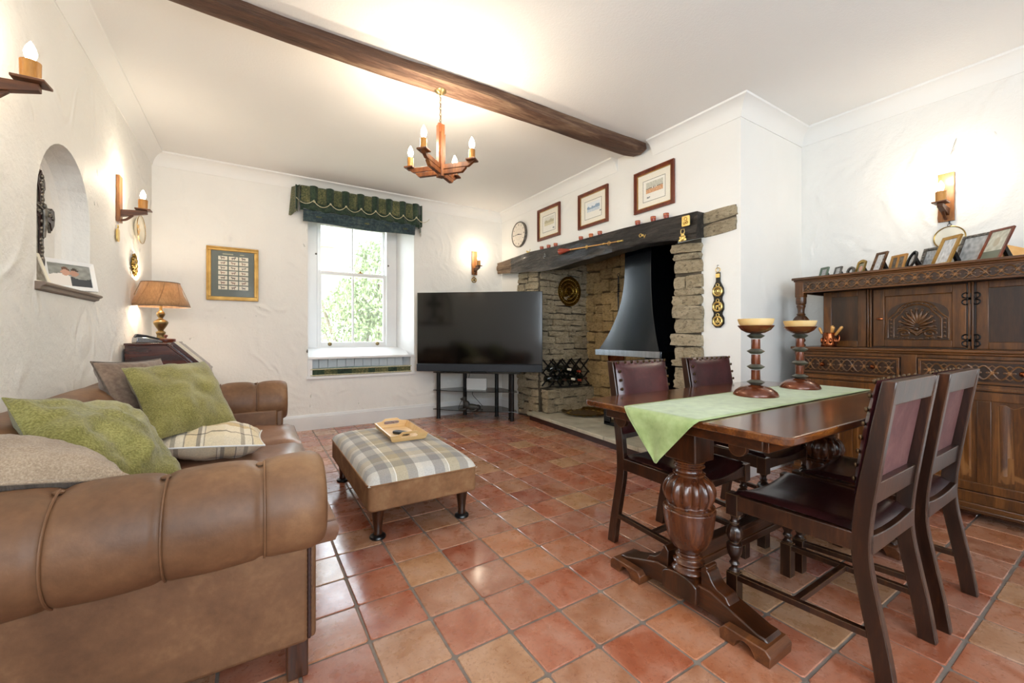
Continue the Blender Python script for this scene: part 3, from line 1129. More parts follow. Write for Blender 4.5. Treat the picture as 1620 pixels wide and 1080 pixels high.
def hewn(b, st, x0, x1):
    """st: (y, ztop, zbot); front face at x0 with noise, closed section"""
    pts = catrom([(y, a, c) for y, a, c in st], 4)
    rings = []
    for p in pts:
        y, zt, zb = p
        ring = []
        sec = []
        nn = 7
        for k in range(nn + 1):
            sec.append((x0, zt + (zb - zt) * k / nn))
        for k in range(1, 5):
            sec.append((x0 + (x1 - x0) * k / 4, zb + .01 * k))
        for k in range(1, 4):
            sec.append((x1, zb + .04 + (zt - zb - .04) * k / 3))
        for k in range(1, 3):
            sec.append((x1 + (x0 - x1) * k / 3, zt))
        for (x, z) in sec:
            n_ = noise.noise(Vector((x * 4, y * 2.2, z * 9))) * .026 + noise.noise(Vector((x * 9, y * 7, z * 30))) * .016
            zc = .5 * (zt + zb)
            ring.append((x + n_ * (1 if x < x0 + .05 else .2), y, z + (n_ * .7 if z < zt - .02 else n_ * .2)))
        rings.append(ring)
    L = len(rings[0])
    vs = [v for r_ in rings for v in r_]
    fs = []
    for i in range(len(rings) - 1):
        for k in range(L):
            k2 = (k + 1) % L
            fs.append((i * L + k, (i + 1) * L + k, (i + 1) * L + k2, i * L + k2))
    fs.append(tuple(range(L)))
    fs.append(tuple((len(rings) - 1) * L + k for k in range(L - 1, -1, -1)))
    b.add(vs, fs)


b = B()
hewn(b, MB_[2:], 2.985, 3.30)
man = tag(b.build('mantel_beam', 'mantel', ang=30, fix=True), 'long charred dark oak mantel beam over the fireplace opening', 'beam')
b = B()
hewn(b, [(5.145, 2.105, 1.945), (4.95, 2.112, 1.935), (4.79, 2.118, 1.925)], 2.984, 3.16)
o = b.build('beam_end', 'mantelend', man, ang=30, fix=True)
o['label'] = 'bare greyish brown unburnt end'

# ---- ceiling beam
b = B()
st = []
for i in range(60):
    x = -0.82 + (3.045 + .82) * i / 59
    t = i / 59
    yn = 2.595 - .06 * t + .010 * math.sin(x * 3.1)
    ycr = yn - .03 - .01 * math.sin(x * 2)
    yf = 2.675 + .03 * t + .012 * math.sin(x * 2.3 + 1)
    zb = 2.745 - .010 * math.sin(x * 1.4) - .012 * t
    e = max(0, (x - 2.90) / .145)
    st.append([(x, yn + .015 * e, 2.832), (x, yn - .012 + .02 * e, 2.79), (x, ycr + .03 * e, zb + .012 + .02 * e), (x, ycr + .035 + .02 * e, zb - .004 + .02 * e), (x, (ycr + yf) / 2, zb - .008 + .015 * e),
               (x, yf - .02, zb + .0 + .02 * e), (x, yf - .0, zb + .02 + .01 * e), (x, yf + .01, 2.832)])
vs = []
L = 8
for r_ in st:
    for (x, y, z) in r_:
        n_ = noise.noise(Vector((x * 3, y * 18, z * 18))) * .010 + noise.noise(Vector((x * 11, y * 40, z * 40))) * .004
        vs.append((x, y + n_, z + (n_ if z < 2.82 else 0)))
fs = []
for i in range(59):
    for k in range(L):
        k2 = (k + 1) % L
        fs.append((i * L + k, i * L + k2, (i + 1) * L + k2, (i + 1) * L + k))
fs += [tuple(range(L - 1, -1, -1)), tuple(59 * L + k for k in range(L))]
b.add(vs, fs)
tag(b.build('ceiling_beam', 'beam', ang=22, fix=True), 'weathered brown oak beam crossing the white ceiling', 'beam')

# ---- outside
b = B()
b.box(-14, 26, 5.6, 40, -0.55, -0.40)
struct(b.build('lawn', 'lawn', smooth=False))
hs = empty('neighbouring_house', (4.6, 27, -.4), 'pale rendered house with a brick chimney beyond the garden shrub', 'house')
b = B()
b.box(-5, 3.2, 0, 5, 0, 4.1)
b.build('house_wall', 'render', hs, smooth=False)
b = B()
b.prism([(-.3, 4.05), (2.5, 5.7), (5.3, 4.05)], -5.2, 3.4, 'x')
b.build('roof', 'slate', hs, smooth=False)
b = B()
b.box(-1.05, -.15, 2.0, 2.7, 4.6, 7.4)
b.box(-1.12, -.08, 1.93, 2.77, 7.15, 7.3)
ch = b.build('chimney', 'brick', hs, smooth=False)
for x in (-.85, -.35):
    b = B()
    b.lathe([(.12, 7.4), (.10, 7.75), (.12, 7.8)], 10, (x, 2.35, 0))
    b.build('chimney_pot', 'brick', ch)
b = B()
b.box(-9, -3.6, 1, 1.25, 0, 1.5)
b.build('garden_wall', 'brick', hs, smooth=False)
rb = random.Random(5)
sh = empty('garden_shrub', (2.35, 9.3, -.4), 'tall leafy green shrub growing outside the sash window', 'shrub')
b = B()
cl = [((.35, 0, 2.3), 1.15), ((-.75, -.2, 1.75), .62), ((.9, .2, 3.3), .95), ((.1, .1, 2.9), .62), ((.9, -.3, 2.0), .9), ((-.45, 0, 2.1), .6), ((.2, -.3, 1.5), .8), ((1.6, 0, 3), 1.1), ((-.2, 0, 3.25), .3)]
for (c, r_) in cl:
    for _ in range(int(3000 * r_ * r_)):
        d = Vector((rb.gauss(0, 1), rb.gauss(0, 1), rb.gauss(0, 1))).normalized() * r_ * (rb.random() ** .22)
        p = Vector(c) + d
        if p.z < .75:
            continue
        s_ = rb.uniform(.035, .07)
        R_ = rotm(rb.uniform(0, 6), rb.uniform(0, 6), rb.uniform(0, 6))
        b.add([p + R_ @ Vector(q) * s_ for q in ((-1, 0, 0), (0, -.45, .1), (1, 0, 0), (0, .45, .1))], [(0, 1, 2, 3)])
o = b.build('foliage', 'bush', sh, smooth=False)
o['kind'] = 'stuff'
for k in range(11):
    a = rb.uniform(0, 6.28)
    bb = B()
    x, y = rb.uniform(-.9, .3), rb.uniform(-.3, .3)
    bb.tube(catrom([(x * .5, y, 0), (x * .8 + rb.uniform(-.1, .1), y, .7), (x * 1.3, y, 1.6), (x * 1.7, y * 1.5, 2.6)], 4), [.028 - .0012 * i for i in range(13)], 6)
    bb.build('stem', 'bark', sh)

# ================================================================= LARGE FURNITURE
# ---- dining table (local: x along length, y across; origin on floor under its centre)
TX0, TX1, TY0, TY1, TZ = 1.331, 2.868, 0.590, 1.480, 0.775
tcx, tcy = (TX0 + TX1) / 2, (TY0 + TY1) / 2
tab = empty('dining_table', (tcx, tcy, 0), 'long polished dark oak refectory table with bulbous carved pedestals', 'table')
hw, hd = (TX1 - TX0) / 2, (TY1 - TY0) / 2


def rrect(x0, x1, y0, y1, r, n=4):
    out = []
    for cx, cy, a0 in ((x1 - r, y1 - r, 0), (x0 + r, y1 - r, PI / 2), (x0 + r, y0 + r, PI), (x1 - r, y0 + r, 1.5 * PI)):
        for k in range(n + 1):
            a = a0 + PI / 2 * k / n
            out.append((cx + r * math.cos(a), cy + r * math.sin(a)))
    return out


b = B()
b.prism(rrect(-hw, hw, -hd, hd, .028), TZ - .027, TZ, 'z')
b.build('tabletop', 'top', tab, bev=.005)
b = B()
for s_ in (-1, 1):
    b.box(-hw + .10, hw - .10, s_ * (hd - .12) - .012, s_ * (hd - .12) + .012, TZ - .085, TZ - .028)
    b.box(s_ * (hw - .06) - .014, s_ * (hw - .06) + .014, -hd + .10, hd - .10, TZ - .07, TZ - .028)
b.build('apron', 'oakx', tab, bev=.003)
for yy in (-.26, .26):
    b = B()
    b.lathe([(.03, 0), (.03, .02)], 16, axis='x')
    b.xf(Matrix.Translation((-hw + .05, yy, TZ - .075)))
    b.build('turned_stop', 'oakx', tab)

PED = catr2([(.060, .235), (.066, .242), (.060, .25), (.050, .258), (.052, .266), (.060, .272), (.052, .279), (.045, .286), (.052, .294), (.040, .302),
             (.046, .312), (.066, .332), (.084, .370), (.094, .42), (.098, .455), (.100, .470), (.092, .476), (.097, .482), (.084, .488),
             (.090, .500), (.101, .525), (.099, .55), (.086, .575), (.062, .592), (.054, .597), (.062, .603), (.052, .610), (.050, .622), (.060, .630), (.052, .638), (.060, .648), (.050, .655)], 3)
PED = [(r, .13 + (z - .235) * (.58 - .13) / (.655 - .235)) for r, z in PED]


def pz(z):
    return .13 + (z - .235) * (.58 - .13) / (.655 - .235)


def pedestal(x):
    g = B()
    g.lathe(PED, 72, lobes=[(14, .22, pz(.488), pz(.594))])
    col = g.build('turned_pedestal', 'pedestal', tab, ang=60)
    col.location = (x, 0, 0)
    g = B()
    g.box(-.062, .062, -.070, .070, .58, TZ - .028)
    o = g.build('pedestal_block', 'oak', tab, bev=.006)
    o.location = (x, 0, 0)
    # base block with arched faces
    g = B()
    arch = [(-.078, .045)] + [(.078, .045)] + [(.078 * math.cos(a), .105 + .030 * math.sin(a)) for a in [PI * k / 10 for k in range(11)]]
    g.prism([(p[0], p[1]) for p in arch], -.070, .070, 'x')
    o = g.build('base_block', 'oak', tab, bev=.004, ang=30)
    o.location = (x, 0, 0)
    # sledge foot running across the table
    pts = [(-.325, .030), (-.30, .012), (-.16, .034), (0, .042), (.16, .034), (.30, .012), (.325, .030), (.325, .052), (.315, .062), (.29, .064), (.14, .112), (.125, .118),
           (-.125, .118), (-.14, .112), (-.29, .064), (-.315, .062), (-.325, .052)]
    g = B()
    g.prism(pts, -.048, .048, 'x')
    o = g.build('sledge_foot', 'oaky', tab, bev=.005, ang=30)
    o.location = (x, 0, 0)
    # scrolled brackets either side of the block
    for s in (-1, 1):
        prof = catr2([(.075, .110), (.185, .088), (.178, .108), (.168, .122), (.140, .130), (.118, .150), (.105, .175), (.098, .182), (.100, .192), (.088, .196), (.080, .186), (.074, .18)], 3)
        g = B()
        g.prism([(p[0] * s, p[1]) for p in prof], -.034, .034, 'x')
        o = g.build('scroll_bracket', 'oaky', tab, bev=.003, ang=30)
        o.location = (x, 0, 0)
        # arched runner block under each end
        g = B()
        yy = s * .265
        ar = [(-.085, 0), (-.033, 0)] + [(.033 * -math.cos(a), .036 * math.sin(a)) for a in [PI * k / 8 for k in range(1, 8)]] + [(.033, 0), (.085, 0), (.088, .035), (.070, .052), (-.070, .052), (-.088, .035)]
        g.prism([(p[0] + yy, p[1]) for p in ar], -.085, .058, 'x')
        o = g.build('runner_block', 'pinedark', tab, bev=.004, ang=30)
        o.location = (x, 0, 0)


pedestal(-hw + .165)
pedestal(hw - .165)
b = B()
b.box(-hw + .22, hw - .22, -.022, .022, .135, .165)
b.box(-hw + .22, hw - .22, -.016, .016, .165, .205)
b.box(-hw + .22, hw - .22, -.024, .024, .205, .228)
b.build('stretcher', 'oakx', tab, bev=.003)

# ---- chairs (local: faces +y; origin on floor)


def make_chair():
    t = empty('dining_chair', (0, 0, 0))
    SZ = .45
    wf, wr, yf, yr = .235, .213, .425, -.01       # half widths, front and rear y
    # front legs
    for s in (-1, 1):
        g = B()
        g.box(-.021, .021, -.021, .021, 0, .145)
        pr = catr2([(.016, .145), (.020, .152), (.013, .160), (.012, .170), (.019, .180), (.013, .190), (.016, .200), (.026, .222), (.029, .248), (.027, .256), (.022, .260), (.016, .264),
                    (.022, .272), (.030, .292), (.029, .312), (.020, .328), (.013, .334), (.019, .342), (.013, .350), (.014, .362), (.020, .372)], 2)
        g.lathe(pr, 30, lobes=[(10, .25, .264, .332)])
        g.box(-.022, .022, -.022, .022, .372, SZ + .005)
        o = g.build('leg', 'chairoak', t, ang=45)
        o.location = (s * (wf - .022), yf - .022, 0)
    # rear legs run up into the back posts (sabre curve)
    path = catrom([(0, -.058, 0), (0, -.042, .11), (0, -.018, .24), (0, .002, .36), (0, .004, .45), (0, -.006, .56), (0, -.030, .72), (0, -.066, .94)], 5)
    for s in (-1, 1):
        g = B()
        rings = []
        for i, p in enumerate(path):
            a = path[max(i - 1, 0)]
            c = path[min(i + 1, len(path) - 1)]
            tg = (c - a).normalized()
            nrm = Vector((0, tg.z, -tg.y))
            dpt = .024 if p.z < .6 else .024 - .006 * (p.z - .6) / .34
            z_ = p.z
            ring = [p + Vector((dx * .0155, 0, 0)) + nrm * (dy * dpt) for dx, dy in ((-1, -1), (1, -1), (1, 1), (-1, 1))]
            if i == 0 or i == len(path) - 1:
                for q in ring:
                    q.z = z_
            rings.append(ring)
        n = len(rings)
        vs = [v for r_ in rings for v in r_]
        fs = [(i * 4 + k, i * 4 + (k + 1) % 4, (i + 1) * 4 + (k + 1) % 4, (i + 1) * 4 + k) for i in range(n - 1) for k in range(4)]
        fs += [(3, 2, 1, 0), tuple((n - 1) * 4 + k for k in range(4))]
        g.add(vs, fs)
        o = g.build('leg', 'chairoak', t, ang=30, bev=.003, fix=True)
        o.location = (s * (wr - .0155), 0, 0)
    # seat rails: straight sides, dipped front and back
    for s in (-1, 1):
        g = B()
        g.prism([(s * (wr - .03), yr), (s * (wr - .002), yr), (s * (wf - .002), yf - .03), (s * (wf - .03), yf - .03)], SZ - .055, SZ + .004, 'z')
        g.build('seat_rail', 'chairoak', t, bev=.003)
    for (w, y0, y1, dip) in ((wf, yf - .036, yf - .008, .026), (wr, yr - .012, yr + .012, .012)):
        g = B()
        prof = [(-w + .02, SZ - .055), (w - .02, SZ - .055)] + [((w - .02) * (1 - 2 * k / 12), SZ + .004 - dip * (1 - (1 - 2 * k / 12) ** 2)) for k in range(13)]
        g.prism(prof, y0, y1, 'y')
        g.build('seat_rail', 'chairoak', t, bev=.003, ang=30)
    # leather saddle seat

    def seat(u, v):
        x = (u - .5) * 2
        w = wr + (wf - wr) * v - .010
        y = yr + .008 + (yf - .018 - yr) * v
        e = min(1, min(u, 1 - u, v, 1 - v) * 9)
        return (x * w, y, SZ + .006 + .020 * e ** .5 - (.014 + .012 * v) * (1 - x * x) + .006 * math.sin(PI * v))
    g = B()
    g.grid(seat, 20, 20)
    g.build('leather_seat', 'oxblood', t, ang=80)
    # stretchers
    for s in (-1, 1):
        g = B()
        g.tube([(s * (wr - .015), -.045, .150), (s * (wf - .022), yf - .03, .130)], .016, 4)
        g.build('side_stretcher', 'chairoak', t, smooth=False, bev=.002)
    g = B()
    g.tube([(-wf + .03, .19, .14), (wf - .03, .19, .14)], .015, 4)
    g.build('cross_stretcher', 'chairoak', t, smooth=False, bev=.002)
    # back rails

    def by(z):
        return -.006 - .060 * max(0, (z - .56)) / .38
    for (z0, z1, d) in ((.865, .94, .016), (.545, .615, .014)):
        g = B()
        w = wr - .028
        g.add([(-w, by(z0) - d, z0), (w, by(z0) - d, z0), (w, by(z0) + d, z0), (-w, by(z0) + d, z0), (-w, by(z1) - d, z1), (w, by(z1) - d, z1), (w, by(z1) + d, z1), (-w, by(z1) + d, z1)],
              [(0, 3, 2, 1), (4, 5, 6, 7), (0, 1, 5, 4), (1, 2, 6, 5), (2, 3, 7, 6), (3, 0, 4, 7)])
        o = g.build('back_rail', 'chairoak', t, smooth=False, bev=.003)
    # padded leather back, studded
    w = wr - .006

    def pad(u, v, side):
        x = (u - .5) * 2 * w
        z = .575 + (.364) * v
        e = (1 - (2 * u - 1) ** 4) * (1 - (2 * v - 1) ** 4)
        y0 = by(z) + .020
        return (x, y0 + (.010 + .028 * e ** .6 if side else .0), z)
    g = B()
    g.grid(lambda u, v: pad(1 - u, v, 1), 16, 16)
    g.grid(lambda u, v: (pad(u, v, 1) if min(u, v, 1 - u, 1 - v) < 1e-6 else pad(u, v, 0)), 8, 8)
    g.build('leather_back', 'oxback', t, ang=60)
    g = B()
    g.grid(lambda u, v: ((u - .5) * 2 * (w - .03), by(.6 + .28 * v) + .008, .6 + .28 * v), 4, 6)
    g.build('back_lining', 'suedeback', t)
    spots = []
    for k in range(9):
        spots.append((-w + .014 + (2 * w - .028) * k / 8, .575 + .372 - .012))
    for k in range(1, 8):
        for s in (-1, 1):
            spots.append((s * (w - .014), .575 + .36 * k / 8))
    for (x, z) in spots:
        g = B()
        yy = pad((x / w + 1) / 2, (z - .575) / .372, 1)[1]
        g.ball((x, yy + .003, z), .0085, .006, .0085, 8)
        g.build('stud', 'stud', t)
    return t


ch0 = make_chair()
GC = 'leather backed dining chairs around the table'
CH = [(1.825, .512, 0, 'dark oak dining chair nearest the camera, its empty back frame towards us'),
      (2.335, .500, 0, 'dark oak dining chair tucked in beside the sideboard, seen from behind'),
      (1.800, 1.502, PI, 'studded leather dining chair facing us in front of the stove'),
      (2.430, 1.502, PI, 'studded leather dining chair facing us in front of the stone pillar')]
for k, (x, y, rz, lab) in enumerate(CH):
    o = ch0 if k == 0 else copy_tree(ch0)
    o.location = (x, y, 0)
    o.rotation_euler = (0, 0, rz + (0, .0, .03, -.02)[k])
    tag(o, lab, 'chair', GC)

# ---- sideboard (court cupboard): local x = into the wall (depth), y along wall; origin floor at front centre
sb = empty('sideboard', (3.56, .889, 0), 'tall carved oak court cupboard against the right wall', 'cupboard')
HL = .655            # half length
DP = .46


def guilloche(b, y0, y1, zc, h, x, r=.0050, per=.085, n=12):
    """interlaced relief band on plane x, running along y"""
    L = y1 - y0
    cnt = max(1, round(L / per))
    P_ = L / cnt
    for sgn in (1, -1):
        pts = []
        for i in range(cnt * n + 1):
            t = i / n
            pts.append((x - .001 - .0022 * (1 if (math.floor(t) + (sgn > 0)) % 2 else 0), y0 + t * P_, zc + sgn * h * .42 * math.cos(PI * t)))
        b.tube(pts, r, 5)
    for i in range(cnt):
        yc = y0 + (i + .5) * P_
        b.ball((x - .002, yc, zc), .006, .010, .011, 8)
        for sy in (-1, 1):
            b.ball((x - .001, yc + sy * P_ * .26, zc), .005, .009, .006, 6)
        for sgn in (1, -1):
            b.tube([(x, yc - .016, zc + sgn * h * .30), (x - .002, yc, zc + sgn * h * .44), (x, yc + .016, zc + sgn * h * .30)], r * .8, 4)


# lower carcass
b = B()
b.box(.012, DP, -HL + .01, HL - .01, .085, .955)
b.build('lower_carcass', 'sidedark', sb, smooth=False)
b = B()
b.box(-.018, DP + .005, -HL - .012, HL + .012, .958, .972)
b.box(-.028, DP + .005, -HL - .022, HL + .022, .972, .990)
b.build('middle_shelf', 'sidey', sb, bev=.005)
b = B()
for y0, y1 in ((-HL, -HL + .05), (-.038, .038), (HL - .05, HL)):
    b.box(-.004, .02, y0, y1, .10, .958)
for z0, z1 in ((.935, .958), (.755, .79), (.10, .165)):
    b.box(-.0035, .02, -HL, HL, z0, z1)
b.box(-.010, .02, -HL, HL, .758, .772)
b.build('front_frame', 'side', sb, bev=.003)
for k, z in enumerate((.10, .088, .074)):
    pass
b = B()
b.box(-.012, DP, -HL - .006, HL + .006, .070, .100)
b.box(-.022, DP, -HL - .014, HL + .014, .050, .072)
b.build('plinth', 'sidey', sb, bev=.005)
for s in (-1, 1):
    for x in (.03, DP - .05):
        b = B()
        b.lathe([(.022, 0), (.030, .02), (.030, .05)], 14, (x, s * (HL - .04), 0))
        b.build('bun_foot', 'sidedark', sb)
# drawers with relief bands and turned knobs
for (y0, y1) in ((-HL + .054, -.042), (.042, HL - .054)):
    b = B()
    b.box(-.006, .012, y0 + .003, y1 - .003, .796, .931)
    b.box(-.012, -.004, y0 + .003, y1 - .003, .918, .931)
    b.box(-.012, -.004, y0 + .003, y1 - .003, .796, .809)
    b.box(-.012, -.004, y0 + .003, y0 + .016, .809, .918)
    b.box(-.012, -.004, y1 - .016, y1 - .003, .809, .918)
    dw = b.build('drawer', 'sidey', sb, bev=.002)
    g = B()
    g.box(-.0075, -.005, y0 + .017, y1 - .017, .810, .917)
    g.build('shaded_ground', 'sidedark', dw, smooth=False)  # dark sheet behind the drawer carving, recess shade put into the colour
    g = B()
    guilloche(g, y0 + .022, y1 - .022, .8635, .092, -.010, .0048, .066)
    g.build('carved_band', 'carve', dw)
    for f in (.24, .76):
        g = B()
        g.lathe([(.001, -.030), (.010, -.028), (.015, -.020), (.011, -.012), (.006, -.008), (.010, 0)], 14, (-.008, y0 + (y1 - y0) * f, .8635), axis='x')
        g.build('knob', 'copper', dw)
# lower doors: linenfold panels
for (y0, y1) in ((-HL + .054, -.042), (.042, HL - .054)):
    b = B()
    zz0, zz1 = .170, .750
    b.box(-.003, .014, y0, y0 + .05, zz0, zz1)
    b.box(-.003, .014, y1 - .05, y1, zz0, zz1)
    b.box(-.003, .014, y0 + .05, y1 - .05, zz1 - .05, zz1)
    b.box(-.003, .014, y0 + .05, y1 - .05, zz0, zz0 + .05)
    mid = (y0 + y1) / 2
    b.box(-.003, .014, mid - .028, mid + .028, zz0 + .05, zz1 - .05)
    dr_ = b.build('door', 'side', sb, bev=.003)
    for (a, c) in ((y0 + .055, mid - .033), (mid + .033, y1 - .055)):
        g = B()
        g.box(.009, .013, a - .004, c + .004, zz0 + .05, zz1 - .05)
        wd = (c - a)
        folds = [(.0, .000), (.10, .0), (.14, .010), (.24, .010), (.28, .003), (.36, .003), (.40, .012), (.60, .012), (.64, .003), (.72, .003), (.76, .010), (.86, .010), (.90, .0), (1, 0)]
        zz = zz1 - .075

        def ff(u, v):
            i = min(int(u * (len(folds) - 1) + .5), len(folds) - 1)
            t, d_ = folds[i]
            zt = zz + .010 * math.cos(t * 2 * PI * 2.5)
            zb = zz0 + .075 - .006 * math.cos(t * 2 * PI * 2.5)
            e = 0 if v in (0., 1.) else 1
            vv = 0 if v <= .26 else 1
            return (.010 - d_ * (e if v not in (0., 1.) else 0), a + wd * t, zb + (zt - zb) * vv)
        g.grid(ff, len(folds) - 1, 3)
        g.build('linenfold_panel', 'carve' if False else 'side', dr_, ang=30)
# canopy (top) with carved frieze and bulbous corner posts
ZT = 1.515
b = B()
b.box(-.022, DP + .005, -HL - .018, HL + .018, ZT - .018, ZT)
b.box(-.012, DP, -HL - .008, HL + .008, ZT - .030, ZT - .018)
b.build('top_board', 'sidey', sb, bev=.005)
b = B()
b.box(0, .022, -HL + .055, HL - .055, ZT - .115, ZT - .030)
b.box(.022, DP, -HL, -HL + .02, ZT - .115, ZT - .030)
b.box(.022, DP, HL - .02, HL, ZT - .115, ZT - .030)
b.box(-.004, .022, -HL + .055, HL - .055, ZT - .118, ZT - .108)
b.box(-.004, .022, -HL + .055, HL - .055, ZT - .040, ZT - .030)
fr = b.build('frieze', 'sidey', sb, bev=.002)
g = B()
g.box(-.0015, .002, -HL + .056, HL - .056, ZT - .107, ZT - .041)
g.build('shaded_ground', 'sidedark', fr, smooth=False)  # frieze recess shade painted as darker oak so the relief stands out
g = B()
guilloche(g, -HL + .062, HL - .062, ZT - .074, .064, -.003, .0044, .058)
g.build('carved_band', 'carve', fr)
b = B()
b.box(.03, .20, -HL + .03, HL - .03, ZT - .10, ZT - .03)
b.build('canopy_soffit', 'sidedark', sb, smooth=False)
for s in (-1, 1):
    b = B()
    b.box(-.004, .060, s * (HL - .029) - .030, s * (HL - .029) + .030, ZT - .148, ZT - .028)
    b.build('post_block', 'side', sb, bev=.004)
    b = B()
    pr = catr2([(.026, 0), (.032, .010), (.024, .020), (.018, .028), (.030, .045), (.020, .070), (.018, .085), (.026, .095), (.020, .110), (.024, .118), (.034, .130),
                (.028, .140), (.044, .152), (.054, .180), (.052, .205), (.036, .228), (.024, .238), (.030, .246), (.022, .256), (.024, .29), (.030, .31), (.026, .318), (.034, .33), (.034, .377)], 2)
    pr = [(r, z * (ZT - .148 - .99) / .377) for r, z in pr]
    k_ = (ZT - .148 - .99) / .377
    b.lathe(pr, 60, (.028, s * (HL - .029), .99), lobes=[(12, .20, .14 * k_, .236 * k_)])
    b.build('turned_post', 'carve', sb, ang=60)
# upper cupboard set back: centre door, side panels
UX = .155
b = B()
b.box(UX + .010, DP, -HL + .155, HL - .155, .99, ZT - .03)
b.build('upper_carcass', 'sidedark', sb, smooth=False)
b = B()
b.box(DP - .02, DP, -HL + .02, HL - .02, .99, ZT - .03)
b.build('back_panel', 'sidedark', sb, smooth=False)
for s in (-1, 1):
    b = B()
    ya, yb_ = s * .265, s * (HL - .13)
    y0, y1 = min(ya, yb_), max(ya, yb_)
    b.box(UX, UX + .012, y0, y0 + .05, .992, ZT - .115)
    b.box(UX, UX + .012, y1 - .05, y1, .992, ZT - .115)
    b.box(UX + .001, UX + .012, y0 + .05, y1 - .05, ZT - .155, ZT - .115)
    b.box(UX + .001, UX + .012, y0 + .05, y1 - .05, .992, 1.035)
    b.build('side_frame', 'side', sb, bev=.003)
    b = B()
    b.box(UX - .012, UX + .002, s * .238 - .006, s * .238 + .006, .992, ZT - .115)
    b.box(UX - .016, UX + .002, s * .252 - .005, s * .252 + .005, .992, ZT - .115)
    b.build('reeded_strip', 'side', sb, bev=.003)
b = B()
z0, z1, w = 1.0, ZT - .120, .225
b.box(UX - .006, UX + .012, -w, -w + .062, z0, z1)
b.box(UX - .006, UX + .012, w - .062, w, z0, z1)
b.box(UX - .006, UX + .012, -w + .062, w - .062, z1 - .052, z1)
b.box(UX - .006, UX + .012, -w + .062, w - .062, z0, z0 + .045)
b.box(UX + .004, UX + .012, -w + .062, w - .062, z0 + .045, z1 - .052)
door = b.build('door', 'side', sb, bev=.003)
g = B()
g.prism([(-.148, 1.165 - .118), (.148, 1.165 - .118)] + [(.148 * math.cos(a) if 0 < k < 12 else .148 * math.cos(a), 1.165 + .055 + .082 * math.sin(a)) for k, a in enumerate([PI * q / 12 for q in range(13)])], UX + .001, UX + .005, 'x')
g.build('shaded_ground', 'sidedark', door, smooth=False)  # darker oak inside the arch, shade of the carving put into colour
g = B()
xr = UX + .001
cy, cz = 0.0, 1.165


def T(p, r_=.003, n_=5):
    r_ = r_ * 1.5
    g.tube([(xr - q[2] if len(q) > 2 else xr, cy + q[0], cz + q[1]) for q in p], r_, n_)


# arched moulding band: shoulders then semicircle
for rr_, wd_ in ((.100, .150), (.076, .118)):
    pts = [(-wd_ * .98, -.105)] + [(-wd_ * .98, .02), (-wd_ * .80, .045)] + [(rr_ * math.cos(a), .055 + rr_ * .78 * math.sin(a)) for a in [PI - PI * k / 16 for k in range(1, 16)]] + [(wd_ * .80, .045), (wd_ * .98, .02), (wd_ * .98, -.105)]
    if rr_ < .09:
        pts = [(p[0], p[1]) for p in pts]
    T(pts, .0032)
for k in range(1, 12):       # beads along the arch
    a = PI - PI * k / 12
    g.ball((xr - .001, cy + .089 * math.cos(a), cz + .055 + .069 * math.sin(a)), .004, .0065, .0065, 6)
for s in (-1, 1):
    for k in range(5):
        g.ball((xr - .001, cy + s * .130, cz - .095 + k * .028), .004, .007, .009, 6)
for k in range(11):          # radiating fan petals
    a = PI * (k + .5) / 11
    L = .082 + .016 * math.sin(a)
    c = (xr - .004, cy + L * .58 * math.cos(a), cz - .045 + L * .85 * math.sin(a))
    g.ball(c, .010, .0100, L * .48, 8, rot=Matrix.Rotation(a - PI / 2, 3, 'X'))
    g.ball((xr - .005, cy + L * 1.02 * math.cos(a), cz - .045 + L * 1.32 * math.sin(a)), .005, .009, .009, 6)
g.ball((xr - .008, cy, cz - .048), .009, .014, .014, 10)
for s in (-1, 1):            # volutes at the foot
    pts = []
    for k in range(26):
        a = k / 25 * 4.2 * PI / 1.5
        r_ = .034 * (1 - k / 30)
        pts.append((s * (.062 + r_ * math.cos(a)), -.078 + r_ * math.sin(a) * .8, .003))
    T(pts, .0042)
    T([(s * .03, -.062, .004), (s * .012, -.075, .004), (s * .0, -.088, .004)], .006)
    for k in range(4):
        g.ball((xr - .002, cy + s * (.02 + .028 * k), cz - .112 + .004 * k), .004, .012, .008, 6)
T([(-.095, -.048, .002), (-.05, -.036, .004), (0, -.07, .002), (.05, -.036, .004), (.095, -.048, .002)], .004)
g.build('carved_fan', 'carve', door, ang=60)
g = B()
g.ball((UX - .020, w - .040, 1.19), .012, .020, .008, 10)
g.box(UX - .016, UX - .004, w - .045, w - .035, 1.186, 1.194)
g.build('door_knob', 'copper', door)
for z in (1.045, 1.30):       # pierced butterfly hinges
    g = B()
    for dy in (-.022, .022):
        for dz in (-.020, .020):
            pts = [(UX - .008, -.245 + dy + .016 * math.cos(a), z + dz + .016 * math.sin(a)) for a in [2 * PI * k / 10 for k in range(10)]]
            g.tube(pts, .004, 5, closed=True)
    g.box(UX - .012, UX - .004, -.262, -.228, z - .008, z + .008)
    g.box(UX - .012, UX - .004, -.249, -.241, z - .035, z + .035)
    g.build('hinge', 'black', door)

# ---- hood and stove
hd_ = empty('fire_hood', (3.35, 2.93, .86), 'flared black steel canopy hood with a bright metal rim over the stove', 'hood')
b = B()


def hoodsec(t):
    z = t * 1.14
    k = (1 - min(1, t / .80)) ** 2.3
    hwid = .172 + (.415 - .172) * k
    xf = -.15 + (.155) * (1 - k) + .02 * t
    return z, hwid, xf


